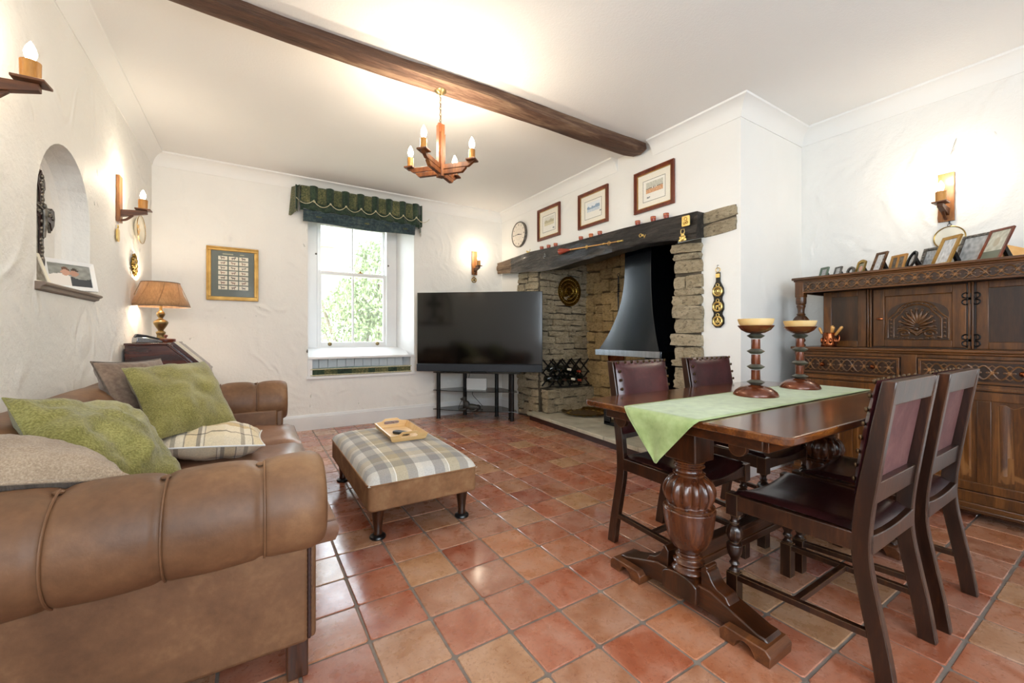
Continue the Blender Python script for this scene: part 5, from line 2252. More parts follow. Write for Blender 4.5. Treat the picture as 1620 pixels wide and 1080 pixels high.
# ---- table lamp on the bureau, telephone, little box
lm = empty('table_lamp', (-.655, 4.52, 1.016), 'turned brass table lamp with a pleated brown shade on the bureau', 'lamp')
g = B()
g.lathe(catr2([(.001, 0), (.062, 0), (.064, .010), (.052, .020), (.040, .028), (.030, .034), (.026, .060), (.034, .080), (.026, .092), (.018, .098), (.030, .120), (.046, .150), (.050, .172),
               (.030, .188), (.014, .200), (.020, .214), (.030, .236), (.022, .256), (.011, .270), (.009, .330)], 2), 28)
g.build('base', 'brasslamp', lm, ang=60)
g = B()
zs0, zs1, r0, r1 = .300, .500, .198, .127
nn2 = 64
prof2 = []
for (rr_, zz_) in ((r0, zs0), (r0 * .93 + r1 * .07 - .006, zs0 + .03), ((r0 + r1) / 2 - .010, (zs0 + zs1) / 2), (r1 + .000, zs1)):
    prof2.append((rr_, zz_))
g.lathe(prof2, 72, cap=False)
sh_ = g.build('shade', 'shade', lm, ang=80)
sm = sh_.modifiers.new('s', 'SOLIDIFY')
sm.thickness = .0015
for (rr_, zz_) in ((r0, zs0), (r1, zs1)):
    g = B()
    g.tube([(rr_ * math.cos(a), rr_ * math.sin(a), zz_) for a in [2 * PI * k / 48 for k in range(48)]], .0035, 5, closed=True)
    g.build('shade_binding', 'taupe', sh_)
for k in range(8):
    a0 = 2 * PI * k / 8
    g = B()
    g.tube([((r0 + (r1 - r0) * t) * math.cos(a0 + .35 * t) * 1.004, (r0 + (r1 - r0) * t) * math.sin(a0 + .35 * t) * 1.004, zs0 + (zs1 - zs0) * t) for t in [q / 8 for q in range(9)]], .0022, 4)
    g.build('shade_seam', 'shade', sh_)
g = B()
g.ball((0, 0, .375), .026, .026, .032, 14)
g.build('bulb', 'bulb', lm)
light('lamp_glow', 'POINT', (-.655, 4.52, 1.016 + .445), LG, WARM, .03)
light('lamp_glow_low', 'POINT', (-.655, 4.52, 1.016 + .335), LG * .5, WARM, .02)
ph = empty('telephone', (-.70, 4.30, 1.016), 'silver cordless telephone in its cradle on the bureau', 'telephone', rz=.5)
g = B()
g.prism([(-.09, 0), (.09, 0), (.075, .018), (-.02, .040), (-.085, .045)], -.045, .045, 'y')
g.build('cradle', 'steel', ph, bev=.006)
g = B()
g.prism([(-.088, .044), (-.02, .042), (.08, .020), (.082, .030), (-.02, .062), (-.075, .070)], -.024, .024, 'y')
g.build('handset', 'darkplastic', ph, bev=.005)
bx = empty('wooden_trinket_box', (-.60, 4.36, 1.016), 'low round wooden box with a tiny knob in front of the lamp', 'box')
g = B()
g.lathe([(.001, 0), (.060, 0), (.064, .008), (.064, .026), (.060, .030), (.001, .034)], 24)
g.build('box', 'mahog', bx, ang=40)
g = B()
g.lathe([(.006, .032), (.006, .044), (.013, .050), (.012, .060), (.001, .064)], 12)
g.build('knob', 'mahog', bx)
for k, (x, y, zt, lab) in enumerate(((-.43, 4.14, .815, 'dark wooden letter rack slat, nearest the bureau top'), )):
    pass
lk = empty('card_strips', (-.565, 4.13, 1.0), 'three slim dark wooden strips lying down the sloping front of the bureau', 'strips')
for k in range(3):
    yy = .03 + .075 * k
    for (q0, q1, off, nm, mt_) in ((.01, .31, .034, 'strip', 'bureau'), (.015, .305, .046, 'pale_edge', 'ivory')):
        g = B()
        p0, p1 = d_ * q0 + nn_ * off, d_ * q1 + nn_ * off
        wy = .022 if nm == 'strip' else .003
        g.tube([p0 + Vector((0, yy + (0 if nm == 'strip' else .027), 0)), p1 + Vector((0, yy + (0 if nm == 'strip' else .027), 0))], .015 if nm == 'strip' else .005, 4)
        g.build(nm, mt_, lk, smooth=False)

# ---- pelmet and roman blind over the window
vl = empty('window_blind', (1.1, 5.05, 2.5), 'dark green tapestry pelmet with rope swags over a gathered roman blind', 'blind')


def V(g):
    g.xf(Matrix.Translation((-1.1, -5.05, -2.5)))
    return g


x0, x1, n8 = .395, 1.825, 8
pw = (x1 - x0 - .10) / n8
g = B()
for xx in (x0, x1 - .012):
    g.box(xx, xx + .012, 5.05, 5.185, 2.45, 2.715)
g.box(x0, x1, 5.06, 5.185, 2.70, 2.712)
V(g).build('pelmet_board', 'tapestry', vl, smooth=False)
for k in range(n8):
    xa = x0 + .05 + pw * k
    g = B()
    g.grid(lambda u, v: (xa + pw * .56 * u, 5.050 - .006 * math.sin(PI * u) - .004, 2.715 - (.175 + .012 * u) * (1 - v)), 6, 6)
    sdf = V(g).build('gold_panel', 'tapestrygold', vl)
    sm = sdf.modifiers.new('s', 'SOLIDIFY')
    sm.thickness = .003

    def pl(u, v):
        """rounded pleat, pinched where the rope catches it, flaring below"""
        t = 1 - v
        z = 2.722 - .265 * t
        pin = math.exp(-((t - .66) / .14) ** 2)
        hwid = pw * (.25 - .13 * pin + (.16 if t > .8 else 0) * (t - .8) / .2)
        bul = .030 * (1 - .55 * pin) + (.012 * math.sin(u * 5 * PI) * max(0, t - .66))
        cx = xa + pw * .79
        return (cx + (u - .5) * 2 * hwid, 5.050 - bul * math.sin(PI * u) - .002, z)
    g = B()
    g.grid(pl, 12, 16)
    V(g).build('pleat', 'tapestry', vl)
    g = B()
    g.ball((xa + pw * .79, 5.050 - .026, 2.722 - .265 * .66), .012, .008, .012, 8)
    V(g).build('rosette', 'rope', vl)
for k in range(-1, n8):
    xa = x0 + .05 + pw * (k + .79)
    xb = xa + pw
    if k < 0:
        xa = x0 + .002
    za = 2.722 - .175 + (.018 if k < 0 else 0)
    pts = []
    for i in range(19):
        t = i / 18
        pts.append(Vector((xa + (xb - xa) * t, 5.022 - .006, za - .052 * 4 * t * (1 - t))))
    for ph_ in (0, PI):
        g = B()
        g.tube([p + Vector((0, .0026 * math.cos(i * 1.9 + ph_), .0026 * math.sin(i * 1.9 + ph_))) for i, p in enumerate(pts)], .0026, 5)
        V(g).build('rope_swag', 'rope', vl)
pts = [Vector((x0 + .05 + pw * (n8 - .21), 5.018, 2.547)), Vector((x1 - .03, 5.025, 2.50)), Vector((x1 - .004, 5.03, 2.515))]
g = B()
g.tube(catrom(pts, 5), .004, 6)
V(g).build('rope_swag', 'rope', vl)
g = B()      # gathered skirt behind the pleats
g.grid(lambda u, v: (x0 + .045 + (x1 - x0 - .05) * u, 5.052 + .008 * math.sin(u * 60) * (1 - v), 2.60 - .155 * (1 - v) + .012 * math.sin(u * 31) * (1 - v)), 120, 6)
V(g).build('gathered_skirt', 'tapestry', vl)
for sx, xx in ((-1, x0), (1, x1)):
    g = B()
    g.grid(lambda u, v: (xx + sx * (-.045 * (1 - u) + .03 * u + .022 * (1 - v) * (1 if sx < 0 else .3)) + .02 * (1 - v) * math.sin(u * 5) * .3, 5.038 + .14 * u, 2.718 - (.305 if sx < 0 else .36) * (1 - v) + .02 * (1 - v) * math.sin(u * 6)), 10, 10)
    V(g).build('side_drop', 'tapestrygold' if sx < 0 else 'tapestry', vl)
for k in range(4):       # stacked folds of the blind
    zt, zb = 2.47 - .028 * k, 2.425 - .031 * k
    yy = 5.075 - .006 * (3 - k)

    def bf(u, v):
        sag = .010 * math.sin(PI * u) + .006 * math.sin(u * 9 + k)
        z = zb + (zt - zb) * v - sag
        return (.47 + (1.735 - .47) * u, yy - .014 * math.sin(PI * v), z)
    g = B()
    g.grid(bf, 30, 6)
    o = V(g).build('blind_fold', 'tapestryblue', vl)
    sm = o.modifiers.new('s', 'SOLIDIFY')
    sm.thickness = .004
for k, x in enumerate((.60, .86, 1.12, 1.36, 1.58)):
    g = B()
    g.box(x, x + .055, 5.052, 5.058, 2.385 + (k % 2) * .03, 2.412 + (k % 2) * .03)
    V(g).build('woven_motif', 'tapestrygold', vl, smooth=False)

# ---- seat cushion in the window recess
sc_ = empty('window_seat_cushion', (1.14, 5.30, .606), 'thin green tapestry seat pad with a teal top on the window ledge', 'cushion')
g = B()
xs = [-.585, -.44, -.30, -.14, .05, .13, .29, .40, .585]
for i in range(len(xs) - 1):
    g.cur = i % 2
    g.box(xs[i], xs[i + 1], -.122, .025, 0.004, .078)
g.build('pad', ['tapestry', 'tapestrygold'], sc_, smooth=False)
g = B()
g.grid(lambda u, v: ((u - .5) * 1.17, -.121 + .146 * v, .079 + .010 * math.sin(PI * u) * math.sin(PI * v) + .006 * v * math.sin(u * 5)), 20, 6)
g.build('top', 'cushtop', sc_)
for z in (.009, .076):
    g = B()
    g.tube([(-.587 + 1.174 * i / 60, -.124, z + .001 * (i % 2)) for i in range(61)], .006, 5)
    g.build('rope_edge', 'rope', sc_)

# ---- framed pictures


def frame_on_wall(name, loc, rz, w, h, fw, fmat, label, cat, art, depth=.025, group=None, gold=True):
    """local: picture lies in the xz plane facing -y, wall behind at y=0"""
    t = empty(name, loc, label, cat, rz=rz, group=group)
    for (xa, xb, za, zb) in ((-w / 2, w / 2, h / 2 - fw, h / 2), (-w / 2, w / 2, -h / 2, -h / 2 + fw), (-w / 2, -w / 2 + fw, -h / 2 + fw, h / 2 - fw), (w / 2 - fw, w / 2, -h / 2 + fw, h / 2 - fw)):
        g = B()
        g.box(xa, xb, -depth * .7, -.002, za, zb)
        # raised outer bead
        k = fw * .45
        if zb - za < xb - xa and za > 0:
            g.box(xa, xb, -depth, -depth * .7, zb - k, zb)
        elif zb - za < xb - xa:
            g.box(xa, xb, -depth, -depth * .7, za, za + k)
        elif xa < 0:
            g.box(xa, xa + k, -depth, -depth * .7, za - fw + k, zb + fw - k)
        else:
            g.box(xb - k, xb, -depth, -depth * .7, za - fw + k, zb + fw - k)
        g.build('frame_bar', fmat, t, smooth=False, bev=.003)
    iw, ih = w - 2 * fw, h - 2 * fw
    if gold:
        g = B()
        s_ = .007
        for (xa, xb, za, zb) in ((-iw / 2, iw / 2, ih / 2 - s_, ih / 2), (-iw / 2, iw / 2, -ih / 2, -ih / 2 + s_), (-iw / 2, -iw / 2 + s_, -ih / 2, ih / 2), (iw / 2 - s_, iw / 2, -ih / 2, ih / 2)):
            g.box(xa, xb, -depth * .55, -.004, za, zb)
        g.build('gilt_slip', 'gold', t, smooth=False)
    print_mesh('print', iw, ih, 72, 64, art, t, loc=(0, -.007, 0))
    g = B()
    g.box(-iw / 2, iw / 2, -.011, -.0095, -ih / 2, ih / 2)
    g.build('glazing', 'picglass', t, smooth=False)
    return t


IV = hexc('#efe9d8')


def landscape(style):
    def f(u, v):
        # ivory mount, thin dark rule, small watercolour above centre
        if not (.17 < u < .83 and .17 < v < .80):
            return IV
        if not (.185 < u < .815 and .187 < v < .783):
            return hexc('#6b6a60')
        if .26 < u < .76 and .40 < v < .72:
            uu, vv = (u - .26) / .5, (v - .40) / .32
            n_ = noise.noise(Vector((uu * 5 + style * 9, vv * 4, 2)))
            n2 = noise.noise(Vector((uu * 16 + style * 5, vv * 12, 7)))
            if style == 0:
                hz = .45 + .28 * n_
                if vv > hz + .15:
                    return hexc('#dcdcd0')
                if vv > .30:
                    return hexc('#a8a382') if n2 < .1 else hexc('#c9bf98')
                return hexc('#d9d0ab')
            if style == 1:
                hz = .55 + .30 * n_
                if vv > hz:
                    return hexc('#e6ebee')
                if vv > .32:
                    return hexc('#6f8fae') if n2 > -.1 else hexc('#a3bbd0')
                return hexc('#b9c9d6') if n2 > 0 else hexc('#d5dfe6')
            hz = .5 + .12 * n_
            if abs(uu - .5) < .16 and .38 < vv < .50 and n2 > -.25:
                return hexc('#f0e8dc') if n2 > 0 else hexc('#5d4a3b')
            if vv > hz:
                return hexc('#b9b8a6') if n2 > 0 else hexc('#d0cebd')
            if vv > hz - .12:
                return hexc('#7d7460')
            return hexc('#c98a52') if n2 > -.05 else hexc('#dba873')
        cx = (.74, .80, .34)[style]
        if abs(u - cx) < .045 and abs(v - (.27, .34, .29)[style]) < .03:
            return hexc('#5e6166') if noise.noise(Vector((u * 60, v * 60, style))) > -.1 else hexc('#e8e6de')
        return hexc('#f1eee4')
    return f


PG = 'three mahogany framed landscapes above the mantel'
frame_on_wall('framed_landscape', (XC, 4.05, 2.455), -PI / 2, .45, .395, .034, 'mahog', 'mahogany framed pale green landscape, furthest of three above the mantel', 'picture', landscape(0), group=PG)
frame_on_wall('framed_landscape', (XC, 3.275, 2.430), -PI / 2, .455, .385, .034, 'mahog', 'mahogany framed blue watercolour in the middle above the mantel', 'picture', landscape(1), group=PG)
frame_on_wall('framed_landscape', (XC, 2.485, 2.405), -PI / 2, .440, .385, .034, 'mahog', 'mahogany framed orange field scene nearest the beam end', 'picture', landscape(2), group=PG)


def horses(u, v):
    base = hexc('#33463a')
    # heading of two small cream words
    if .925 < v < .945 and (.26 < u < .50 or .66 < u < .76):
        return hexc('#b9b48c') if (int(u * 90) % 3) else base
    for c_ in range(3):
        for r_ in range(7):
            ux = .155 + c_ * .245
            vy = .80 - r_ * .108
            if ux < u < ux + .215 and vy < v < vy + .085:
                a, c = (u - ux) / .215, (v - vy) / .085
                fl = (c_ + r_) % 3 == 1
                aa = 1 - a if fl else a
                body = .34 < aa < .66 and .42 < c < .68
                neck = .24 < aa < .38 and .58 < c < .86
                legs = (.34 < aa < .40 or .58 < aa < .65) and .15 < c < .45
                tail = .66 < aa < .74 and .45 < c < .64
                if body or neck or legs or tail:
                    return hexc(('#4a2c18', '#6b3a1e', '#2c2420', '#7d4a28')[(c_ * 2 + r_) % 4])
                return hexc('#e6dfcb') if c > .12 else hexc('#d5cdb4')
    return base


t = empty('framed_horse_cards', (-.172, YB, 1.708), 'gilt framed green mount holding rows of small horse cards', 'picture')
w, h, fw = .450, .550, .040
for (xa, xb, za, zb) in ((-w / 2, w / 2, h / 2 - fw, h / 2), (-w / 2, w / 2, -h / 2, -h / 2 + fw), (-w / 2, -w / 2 + fw, -h / 2 + fw, h / 2 - fw), (w / 2 - fw, w / 2, -h / 2 + fw, h / 2 - fw)):
    g = B()
    g.box(xa, xb, -.018, -.002, za, zb)
    k = .016
    if xb - xa > zb - za:
        g.box(xa, xb, -.028, -.018, (zb - k if za > 0 else za), (zb if za > 0 else za + k))
    else:
        g.box((xa if xa < 0 else xb - k), (xa + k if xa < 0 else xb), -.028, -.018, za - fw + k, zb + fw - k)
    g.build('frame_bar', 'gold', t, smooth=False, bev=.004)
print_mesh('print', w - 2 * fw, h - 2 * fw, 120, 130, horses, t, loc=(0, -.007, 0))
g = B()
g.box(-w / 2 + fw, w / 2 - fw, -.011, -.0095, -h / 2 + fw, h / 2 - fw)
g.build('glazing', 'picglass', t, smooth=False)

# ---- wall clock
ck = empty('wall_clock', (XC, 4.70, 2.44), 'round pale wall clock with a dark rim left of the framed landscapes', 'clock', rz=-PI / 2)


def lathe_y(prof, n=40):
    g = B()
    g.lathe(prof, n, axis='y')
    return g.xf(Matrix.Rotation(PI, 4, 'Z'))


lathe_y([(.172, .0), (.174, .02), (.168, .034), (.160, .036), (.156, .028)], 48).build('rim', 'pewter', ck, ang=50)


def clockf(u, v):
    x, y = (u - .5) * 2, (v - .5) * 2
    r = math.hypot(x, y)
    a = math.atan2(x, y) % (2 * PI)
    if r > 1:
        return hexc('#55504a')
    k = round(a / (PI / 6))
    da = abs(a - k * PI / 6)
    if .72 < r < .88 and da * r < .045 and (k % 3 == 0 or da * r < .028):
        return hexc('#8d857d')
    if .94 < r < .965:
        return hexc('#b0a79c')
    if abs(r - .45) < .012:
        return hexc('#cfc6ba')
    return hexc('#e6ddd0')


b_ = print_mesh('dial', .322, .322, 60, 60, clockf, ck, loc=(0, -.029, 0), disc=True)
g = B()
for (a, L_, w__) in ((math.radians(100), .085, .006), (math.radians(268), .12, .0045)):
    d = Vector((math.sin(a), 0, math.cos(a)))
    s_ = Vector((d.z, 0, -d.x))
    p = Vector((0, -.032, 0))
    g.add([p - d * .02 - s_ * w__, p - d * .02 + s_ * w__, p + d * L_ + s_ * w__ * .4, p + d * L_ - s_ * w__ * .4], [(0, 1, 2, 3)])
g.build('hands', 'black', ck, smooth=False)

# ---- objects on the mantel
MG = 'small pottery cups along the mantel beam'
cups = [(4.148, 2.118, 'first small red cup from the far end of the mantel', 0), (4.006, 2.113, 'second small red cup from the far end of the mantel', 0), (3.870, 2.108, 'third small red cup, the last of the far trio on the mantel', 0),
        (3.426, 2.097, 'small red cup on the mantel left of the plain orange cup', 0), (3.266, 2.095, 'plain orange terracotta cup in the middle trio on the mantel', 1), (3.134, 2.093, 'small red cup on the mantel right of the plain orange cup', 0),
        (2.638, 2.086, 'small red cup under the left corner of the nearest landscape', 0), (2.462, 2.083, 'small red patterned cup under the middle of the nearest landscape', 0), (2.325, 2.078, 'small red cup nearest the stone lintel end of the mantel', 0)]
MT['orange'] = plain('plain_terracotta', '#c8703f', 0.5, c2='#d88a58', scale=20)
for (y, z, lab, sty) in cups:
    t = empty('pottery_cup', (3.040, y, z + .004), lab, 'cup', group=MG)
    g = B()
    g.lathe([(.001, 0), (.017, 0), (.021, .012), (.0235, .030), (.024, .050), (.022, .050), (.019, .010), (.001, .008)], 18)
    g.build('body', 'orange' if sty else 'redclay', t, ang=50)
    g = B()
    g.lathe([(.0238, .034), (.0250, .037), (.0238, .040)], 18, cap=False)
    g.build('band', 'orange' if not sty else 'redclay', t)


def blob(name, mat, parts, loc, lab, cat, rz=0, group=None):
    t = empty(name, loc, lab, cat, rz=rz, group=group)
    for nm, fn in parts:
        g = B()
        fn(g)
        g.build(nm, mat, t)
    return t


blob('brass_dog_figurine', 'brassbright', [('body', lambda g: (g.ball((0, 0, .025), .012, .030, .014, 10), g.ball((0, .030, .042), .010, .012, .010, 8))),
                                           ('legs', lambda g: [g.tube([(dx, dy, 0), (dx, dy, .02)], .004, 6) for dx in (-.007, .007) for dy in (-.02, .02)]),
                                           ('tail', lambda g: g.tube(catrom([(0, -.028, .03), (0, -.042, .045), (0, -.036, .058)], 3), .0035, 5))],
     (3.03, 4.43, 2.124), 'tiny brass dog standing at the far end of the mantel', 'figurine')


def wallring(g, c, r, t=.0025, n=16, sq=1.0):
    g.tube([(c[0], c[1] + r * math.cos(a), c[2] + sq * r * math.sin(a)) for a in [2 * PI * k / n for k in range(n)]], t, 6, closed=True)


t = empty('horse_brass', (2.966, 3.99, 2.020), 'small silvery horse brass pinned to the far end of the mantel beam', 'horse brass')
g = B()
wallring(g, (0, 0, 0), .022, .004)
g.ball((0, 0, 0), .004, .010, .010, 8)
g.ball((0, 0, .03), .003, .007, .007, 8)
g.build('disc', 'steel', t)
t = empty('long_horn', (2.955, 3.66, 2.022), 'long slender coaching horn with a red cone mouth fixed along the mantel', 'horn')
d = (Vector((2.955, 2.742, 1.966)) - Vector((2.955, 3.66, 2.022)))
L_ = d.length
dn = d.normalized()
g = B()
g.tube([dn * s for s in (-.02, 0, .05, .12, .18)], [.036, .036, .026, .014, .008], 14)
g.build('bell_mouth', 'redclay', t, ang=60)
g = B()
g.tube([dn * .17, dn * (L_ * .6), dn * (L_ - .06)], [.008, .006, .005], 10)
g.build('shaft', 'goldwood', t)
g = B()
for f in (.17, .45, .72, .93):
    g.tube([dn * (L_ * f), dn * (L_ * f + .015)], .010, 10)
g.tube([dn * (L_ - .06), dn * L_], [.006, .009], 10)
for f in (.45, .80):
    p = dn * (L_ * f)
    wallring(g, (p.x + .005, p.y, p.z), .018, .0025)
g.build('brass_bands', 'brassbright', t)
t = empty('horse_brass', (2.966, 2.52, 1.968), 'key shaped brass ornament pinned to the middle of the mantel beam', 'horse brass', rz=0)
g = B()
wallring(g, (0, .022, .008), .014, .004)
g.ball((0, -.002, .004), .004, .013, .010, 8)
g.tube([(0, 0, 0), (0, -.03, -.012)], .005, 6)
g.tube([(0, -.018, -.022), (0, -.036, .004)], .004, 6)
g.build('brass', 'brassbright', t)
t = empty('brass_plaque', (2.958, 2.075, 1.996), 'square bright brass plaque on the near end of the mantel beam', 'plaque')
g = B()
g.prism([(p[0], p[1]) for p in rrect(-.036, .036, -.042, .042, .010)], -.004, .004, 'x')
g.build('plate', 'brassbright', t, bev=.002)
g = B()
for (dy, dz, r) in ((0, .016, .013), (-.012, -.014, .009), (.012, -.014, .009)):
    wallring(g, (-.005, dy, dz), r, .0025, 12)
g.build('raised_pattern', 'brass', t)
t = empty('brass_bear_knocker', (2.958, 2.105, 1.860), 'bright brass bear shaped ornament hanging at the foot of the mantel beam', 'ornament')
g = B()
g.ball((0, 0, 0), .010, .026, .024, 10)
g.ball((0, 0, .030), .009, .017, .016, 10)
for s in (-1, 1):
    g.ball((-.002, s * .024, -.012), .008, .012, .012, 8)
    g.ball((0, s * .014, .044), .004, .006, .006, 6)
    g.ball((-.002, s * .020, .010), .007, .008, .013, 8)
g.build('bear', 'brassbright', t)
g = B()
g.tube([(0, -.018, .050), (0, -.014, .075), (0, .014, .075), (0, .018, .050)], .003, 6)
g.build('hanger', 'brassbright', t)

# ---- martingale strap with three horse brasses
t = empty('horse_brass_strap', (XC - .008, 1.874, 1.36), 'black leather strap of three bright horse brasses right of the fireplace', 'horse brasses')
g = B()
pr = [(.018, .205), (.018, .135), (.030, .110), (.046, .080), (.048, .040), (.036, .012), (.034, -.010), (.048, -.040), (.048, -.085), (.036, -.110), (.036, -.125), (.050, -.150), (.050, -.195), (.020, -.225)]
poly = [(p[0], p[1]) for p in pr] + [(-p[0], p[1]) for p in pr[::-1]]
g.prism(poly, -.003, .003, 'x')
g.build('strap', 'black', t, bev=.001)
g = B()
wallring(g, (-.004, 0, .225), .018, .003)
g.box(-.008, -.003, -.016, .016, .165, .195)
g.build('buckle', 'brassbright', t)
for k, z in enumerate((.058, -.062, -.175)):
    g = B()
    wallring(g, (-.008, 0, z), .034, .008, 20)
    wallring(g, (-.008, 0, z + .048), .012, .003, 12)
    if k == 0:
        wallring(g, (-.008, 0, z), .018, .003, 14)
        g.ball((-.007, 0, z), .003, .010, .014, 8)
    elif k == 1:
        g.ball((-.008, .004, z + .004), .003, .014, .010, 8)
        g.ball((-.008, -.012, z - .012), .003, .006, .012, 8)
        g.ball((-.008, .012, z - .012), .003, .006, .012, 8)
        g.ball((-.008, -.014, z + .014), .003, .007, .009, 8)
    else:
        for a in (90, 210, 330):
            g.tube([(-.008, 0, z), (-.008, .03 * math.cos(math.radians(a)), z + .03 * math.sin(math.radians(a)))], .004, 6)
        wallring(g, (-.008, 0, z), .014, .003, 12)
    g.build('horse_brass', 'brassbright', t)
g = B()
g.tube([(.006, 0, .262), (-.010, 0, .262), (-.012, 0, .245)], .002, 5)
g.build('nail', 'black', t)

# ---- little brasses under the wall lights
for (loc, rz, lab) in (((XL + .010, 3.965, 1.795), 0, 'small brass tag hanging under the left wall light'), ((2.625, YB - .010, 1.865), -PI / 2, 'small round horse brass under the far wall light')):
    t = empty('horse_brass', loc, lab, 'horse brass', rz=rz)
    g = B()
    if rz == 0:
        g.prism(rrect(-.030, .030, -.055, .035, .020), -.003, .006, 'x')
        wallring(g, (.002, 0, .050), .012, .003)
        g.build('tag', 'brassbright', t, bev=.002)
    else:
        wallring(g, (0.0, 0, -.02), .034, .007, 18)
        g.ball((0, 0, -.02), .004, .020, .020, 8)
        wallring(g, (.0, 0, .030), .012, .003)
        g.build('disc', 'brass', t)
t = empty('oval_plate', (XL + .004, 4.565, 1.955), 'cream oval plate with a gilt edge on the left wall below the wall light', 'plate')
g = B()
g.lathe([(.001, .012), (.07, .012), (.085, .020), (.112, .030), (.115, .028), (.09, .010), (.07, .0), (.001, .0)], 36, axis='x')
g.xf(Matrix.Diagonal((1, 1.35, 1, 1)))
g.build('plate', 'ivory', t, ang=60)
g = B()
g.tube([(.030, 1.35 * .113 * math.cos(a), .113 * math.sin(a)) for a in [2 * PI * k / 40 for k in range(40)]], .003, 5, closed=True)
g.build('gilt_edge', 'brass', t)
g = B()
for k in range(5):
    g.ball((.013, .03 * math.cos(k * 1.3), .03 * math.sin(k * 1.3)), .002, .022, .016, 8)
g.build('motif', 'waxlit', t)
t = empty('ornate_brass_plate', (XL + .004, 4.43, 1.640), 'ornate pierced dark brass rosette plate on the left wall above the lamp', 'plate')
g = B()
g.lathe([(.001, .012), (.028, .018), (.034, .010), (.060, .010), (.001, .0)], 30, axis='x')
for k in range(12):
    a = 2 * PI * k / 12
    wallring(g, (.012, .074 * math.cos(a), .074 * math.sin(a)), .016, .005, 12)
g.tube([(.012, .058 * math.cos(a), .058 * math.sin(a)) for a in [2 * PI * k / 30 for k in range(30)]], .005, 6, closed=True)
g.build('rosette', 'brassdark', t, ang=60)
g = B()
for k in range(12):
    a = 2 * PI * (k + .5) / 12
    g.ball((.016, .046 * math.cos(a), .046 * math.sin(a)), .004, .008, .008, 6)
g.ball((.020, 0, 0), .008, .016, .016, 10)
g.build('bosses', 'brassbright', t)
# dial thermometer style disc and its hook on the right wall
t = empty('hanging_glass_disc', (XR - .006, .800, 1.742), 'round gilt edged glass disc hanging under the right wall light', 'ornament')
g = B()
g.lathe([(.001, 0), (.075, 0), (.075, -.006), (.001, -.006)], 32, axis='x')
g.build('disc', 'ivory', t, ang=40)
g = B()
wallring(g, (-.006, 0, 0), .076, .004, 32)
g.build('gilt_edge', 'brass', t)
g = B()
wallring(g, (-.004, 0, .086), .010, .002, 10)
g.tube([(.0, 0, .096), (-.006, 0, .112), (-.002, 0, .120)], .004, 6)
g.build('hook', 'black', t)

# ---- niche: ledge, crucifix, two photo frames
t = empty('niche_ledge', (XL, 3.09, 1.32), 'moulded brown wooden ledge at the foot of the arched niche', 'shelf')
g = B()
g.prism([(-.12, .0), (.030, .0), (.036, -.006), (.034, -.014), (.022, -.020), (.018, -.032), (.004, -.036), (.0, -.040), (-.001, -.006), (-.12, -.004)], -.41, .42, 'y')
g.build('ledge', 'shelfwood', t, ang=30, fix=True)
t = empty('wall_crucifix', (XL - .112, 3.075, 1.68), 'ornate cast metal crucifix hanging at the back of the arched niche', 'crucifix')


def crossp(k):
    a, L1, L2, L3 = .028 * k, .16, .24, .235
    w = .030 * k
    e = .052 * k
    pts = [(w, -L2 + .02), (w, -.05), (w * 1.1, .0), (L1 - .05, .0 + .02 - w), (L1 - .03, -.018 - w), (L1, -.01), (L1 + .012 * k, .03), (L1, .07), (L1 - .03, .078 + .0 * w), (L1 - .05, .045 + w * .6), (w, .05 + w),
           (w, .13), (e, .16), (e * .9, .20), (w * .6, .225), (0, .235 + .01 * k)]
    pts = [(w, -L2 + .05), (e, -L2 + .03), (e * .95, -L2 - .0), (w * .6, -L2 - .02), (0, -L2 - .03)][::-1] + pts[1:]
    return pts + [(-p[0], p[1]) for p in pts[::-1][1:-1]]


g = B()
g.prism(crossp(1.25), .0, .012, 'x')
g.build('backing', 'pewter', t, bev=.002, ang=30)
g = B()
g.prism(crossp(.80), .012, .017, 'x')
g.build('red_inlay', 'riser', t, bev=.001, ang=30)
g = B()
rr2 = random.Random(3)
for k in range(24):
    z = -.23 + .44 * k / 23
    g.ball((.018, rr2.uniform(-.012, .012), z), .007, .014, .014, 7)
for s in (-1, 1):
    for k in range(7):
        g.ball((.018, s * (.03 + .018 * k), .032 + rr2.uniform(-.008, .008)), .007, .013, .012, 7)
g.ball((.026, 0, .06), .010, .012, .015, 8)
g.tube([(.024, 0, .045), (.026, .004, -.02), (.024, 0, -.10)], [.014, .012, .007], 8)
g.tube([(.022, -.10, .055), (.024, 0, .04), (.022, .10, .055)], .006, 6)
g.build('figure_relief', 'pewter', t, ang=70)


def photo_art(kind):
    def f(u, v):
        n_ = noise.noise(Vector((u * 7 + kind * 3.7, v * 7, kind)))
        if kind == 0:          # couple, heads together
            for (cx, cy, r, c) in ((.40, .62, .14, '#c99a85'), (.60, .60, .14, '#bb8f7a'), (.40, .76, .12, '#6b4a38'), (.62, .74, .11, '#3d3028')):
                if (u - cx) ** 2 * 1.9 + (v - cy) ** 2 < r * r:
                    return hexc(c)
            if v < .45 + .1 * math.sin(u * 6):
                return hexc('#e8e2dc') if u < .5 else hexc('#3a4048')
            return tuple(.28 + .12 * n_ + q for q in (0, .01, -.01))
        if kind == 1:
            return tuple(.42 + .22 * n_ + q for q in (0, .01, .01))
        if kind == 2:
            if (u - .5) ** 2 + (v - .45) ** 2 < .09:
                return hexc('#d5a08c')
            return hexc('#8d8a72')
        if kind == 3:
            return tuple(.62 + .25 * n_ + q for q in (0, .01, .02))
        if kind == 4:
            d = math.hypot(u - .5, v - .6)
            if d < .16:
                return hexc('#b3ab96')
            if v < .3:
                return hexc('#6f7566')
            return tuple(.50 + .2 * n_ + q for q in (.02, .02, -.06))
        return tuple(.16 + .12 * n_ + q for q in (.05, .02, -.02))
    return f


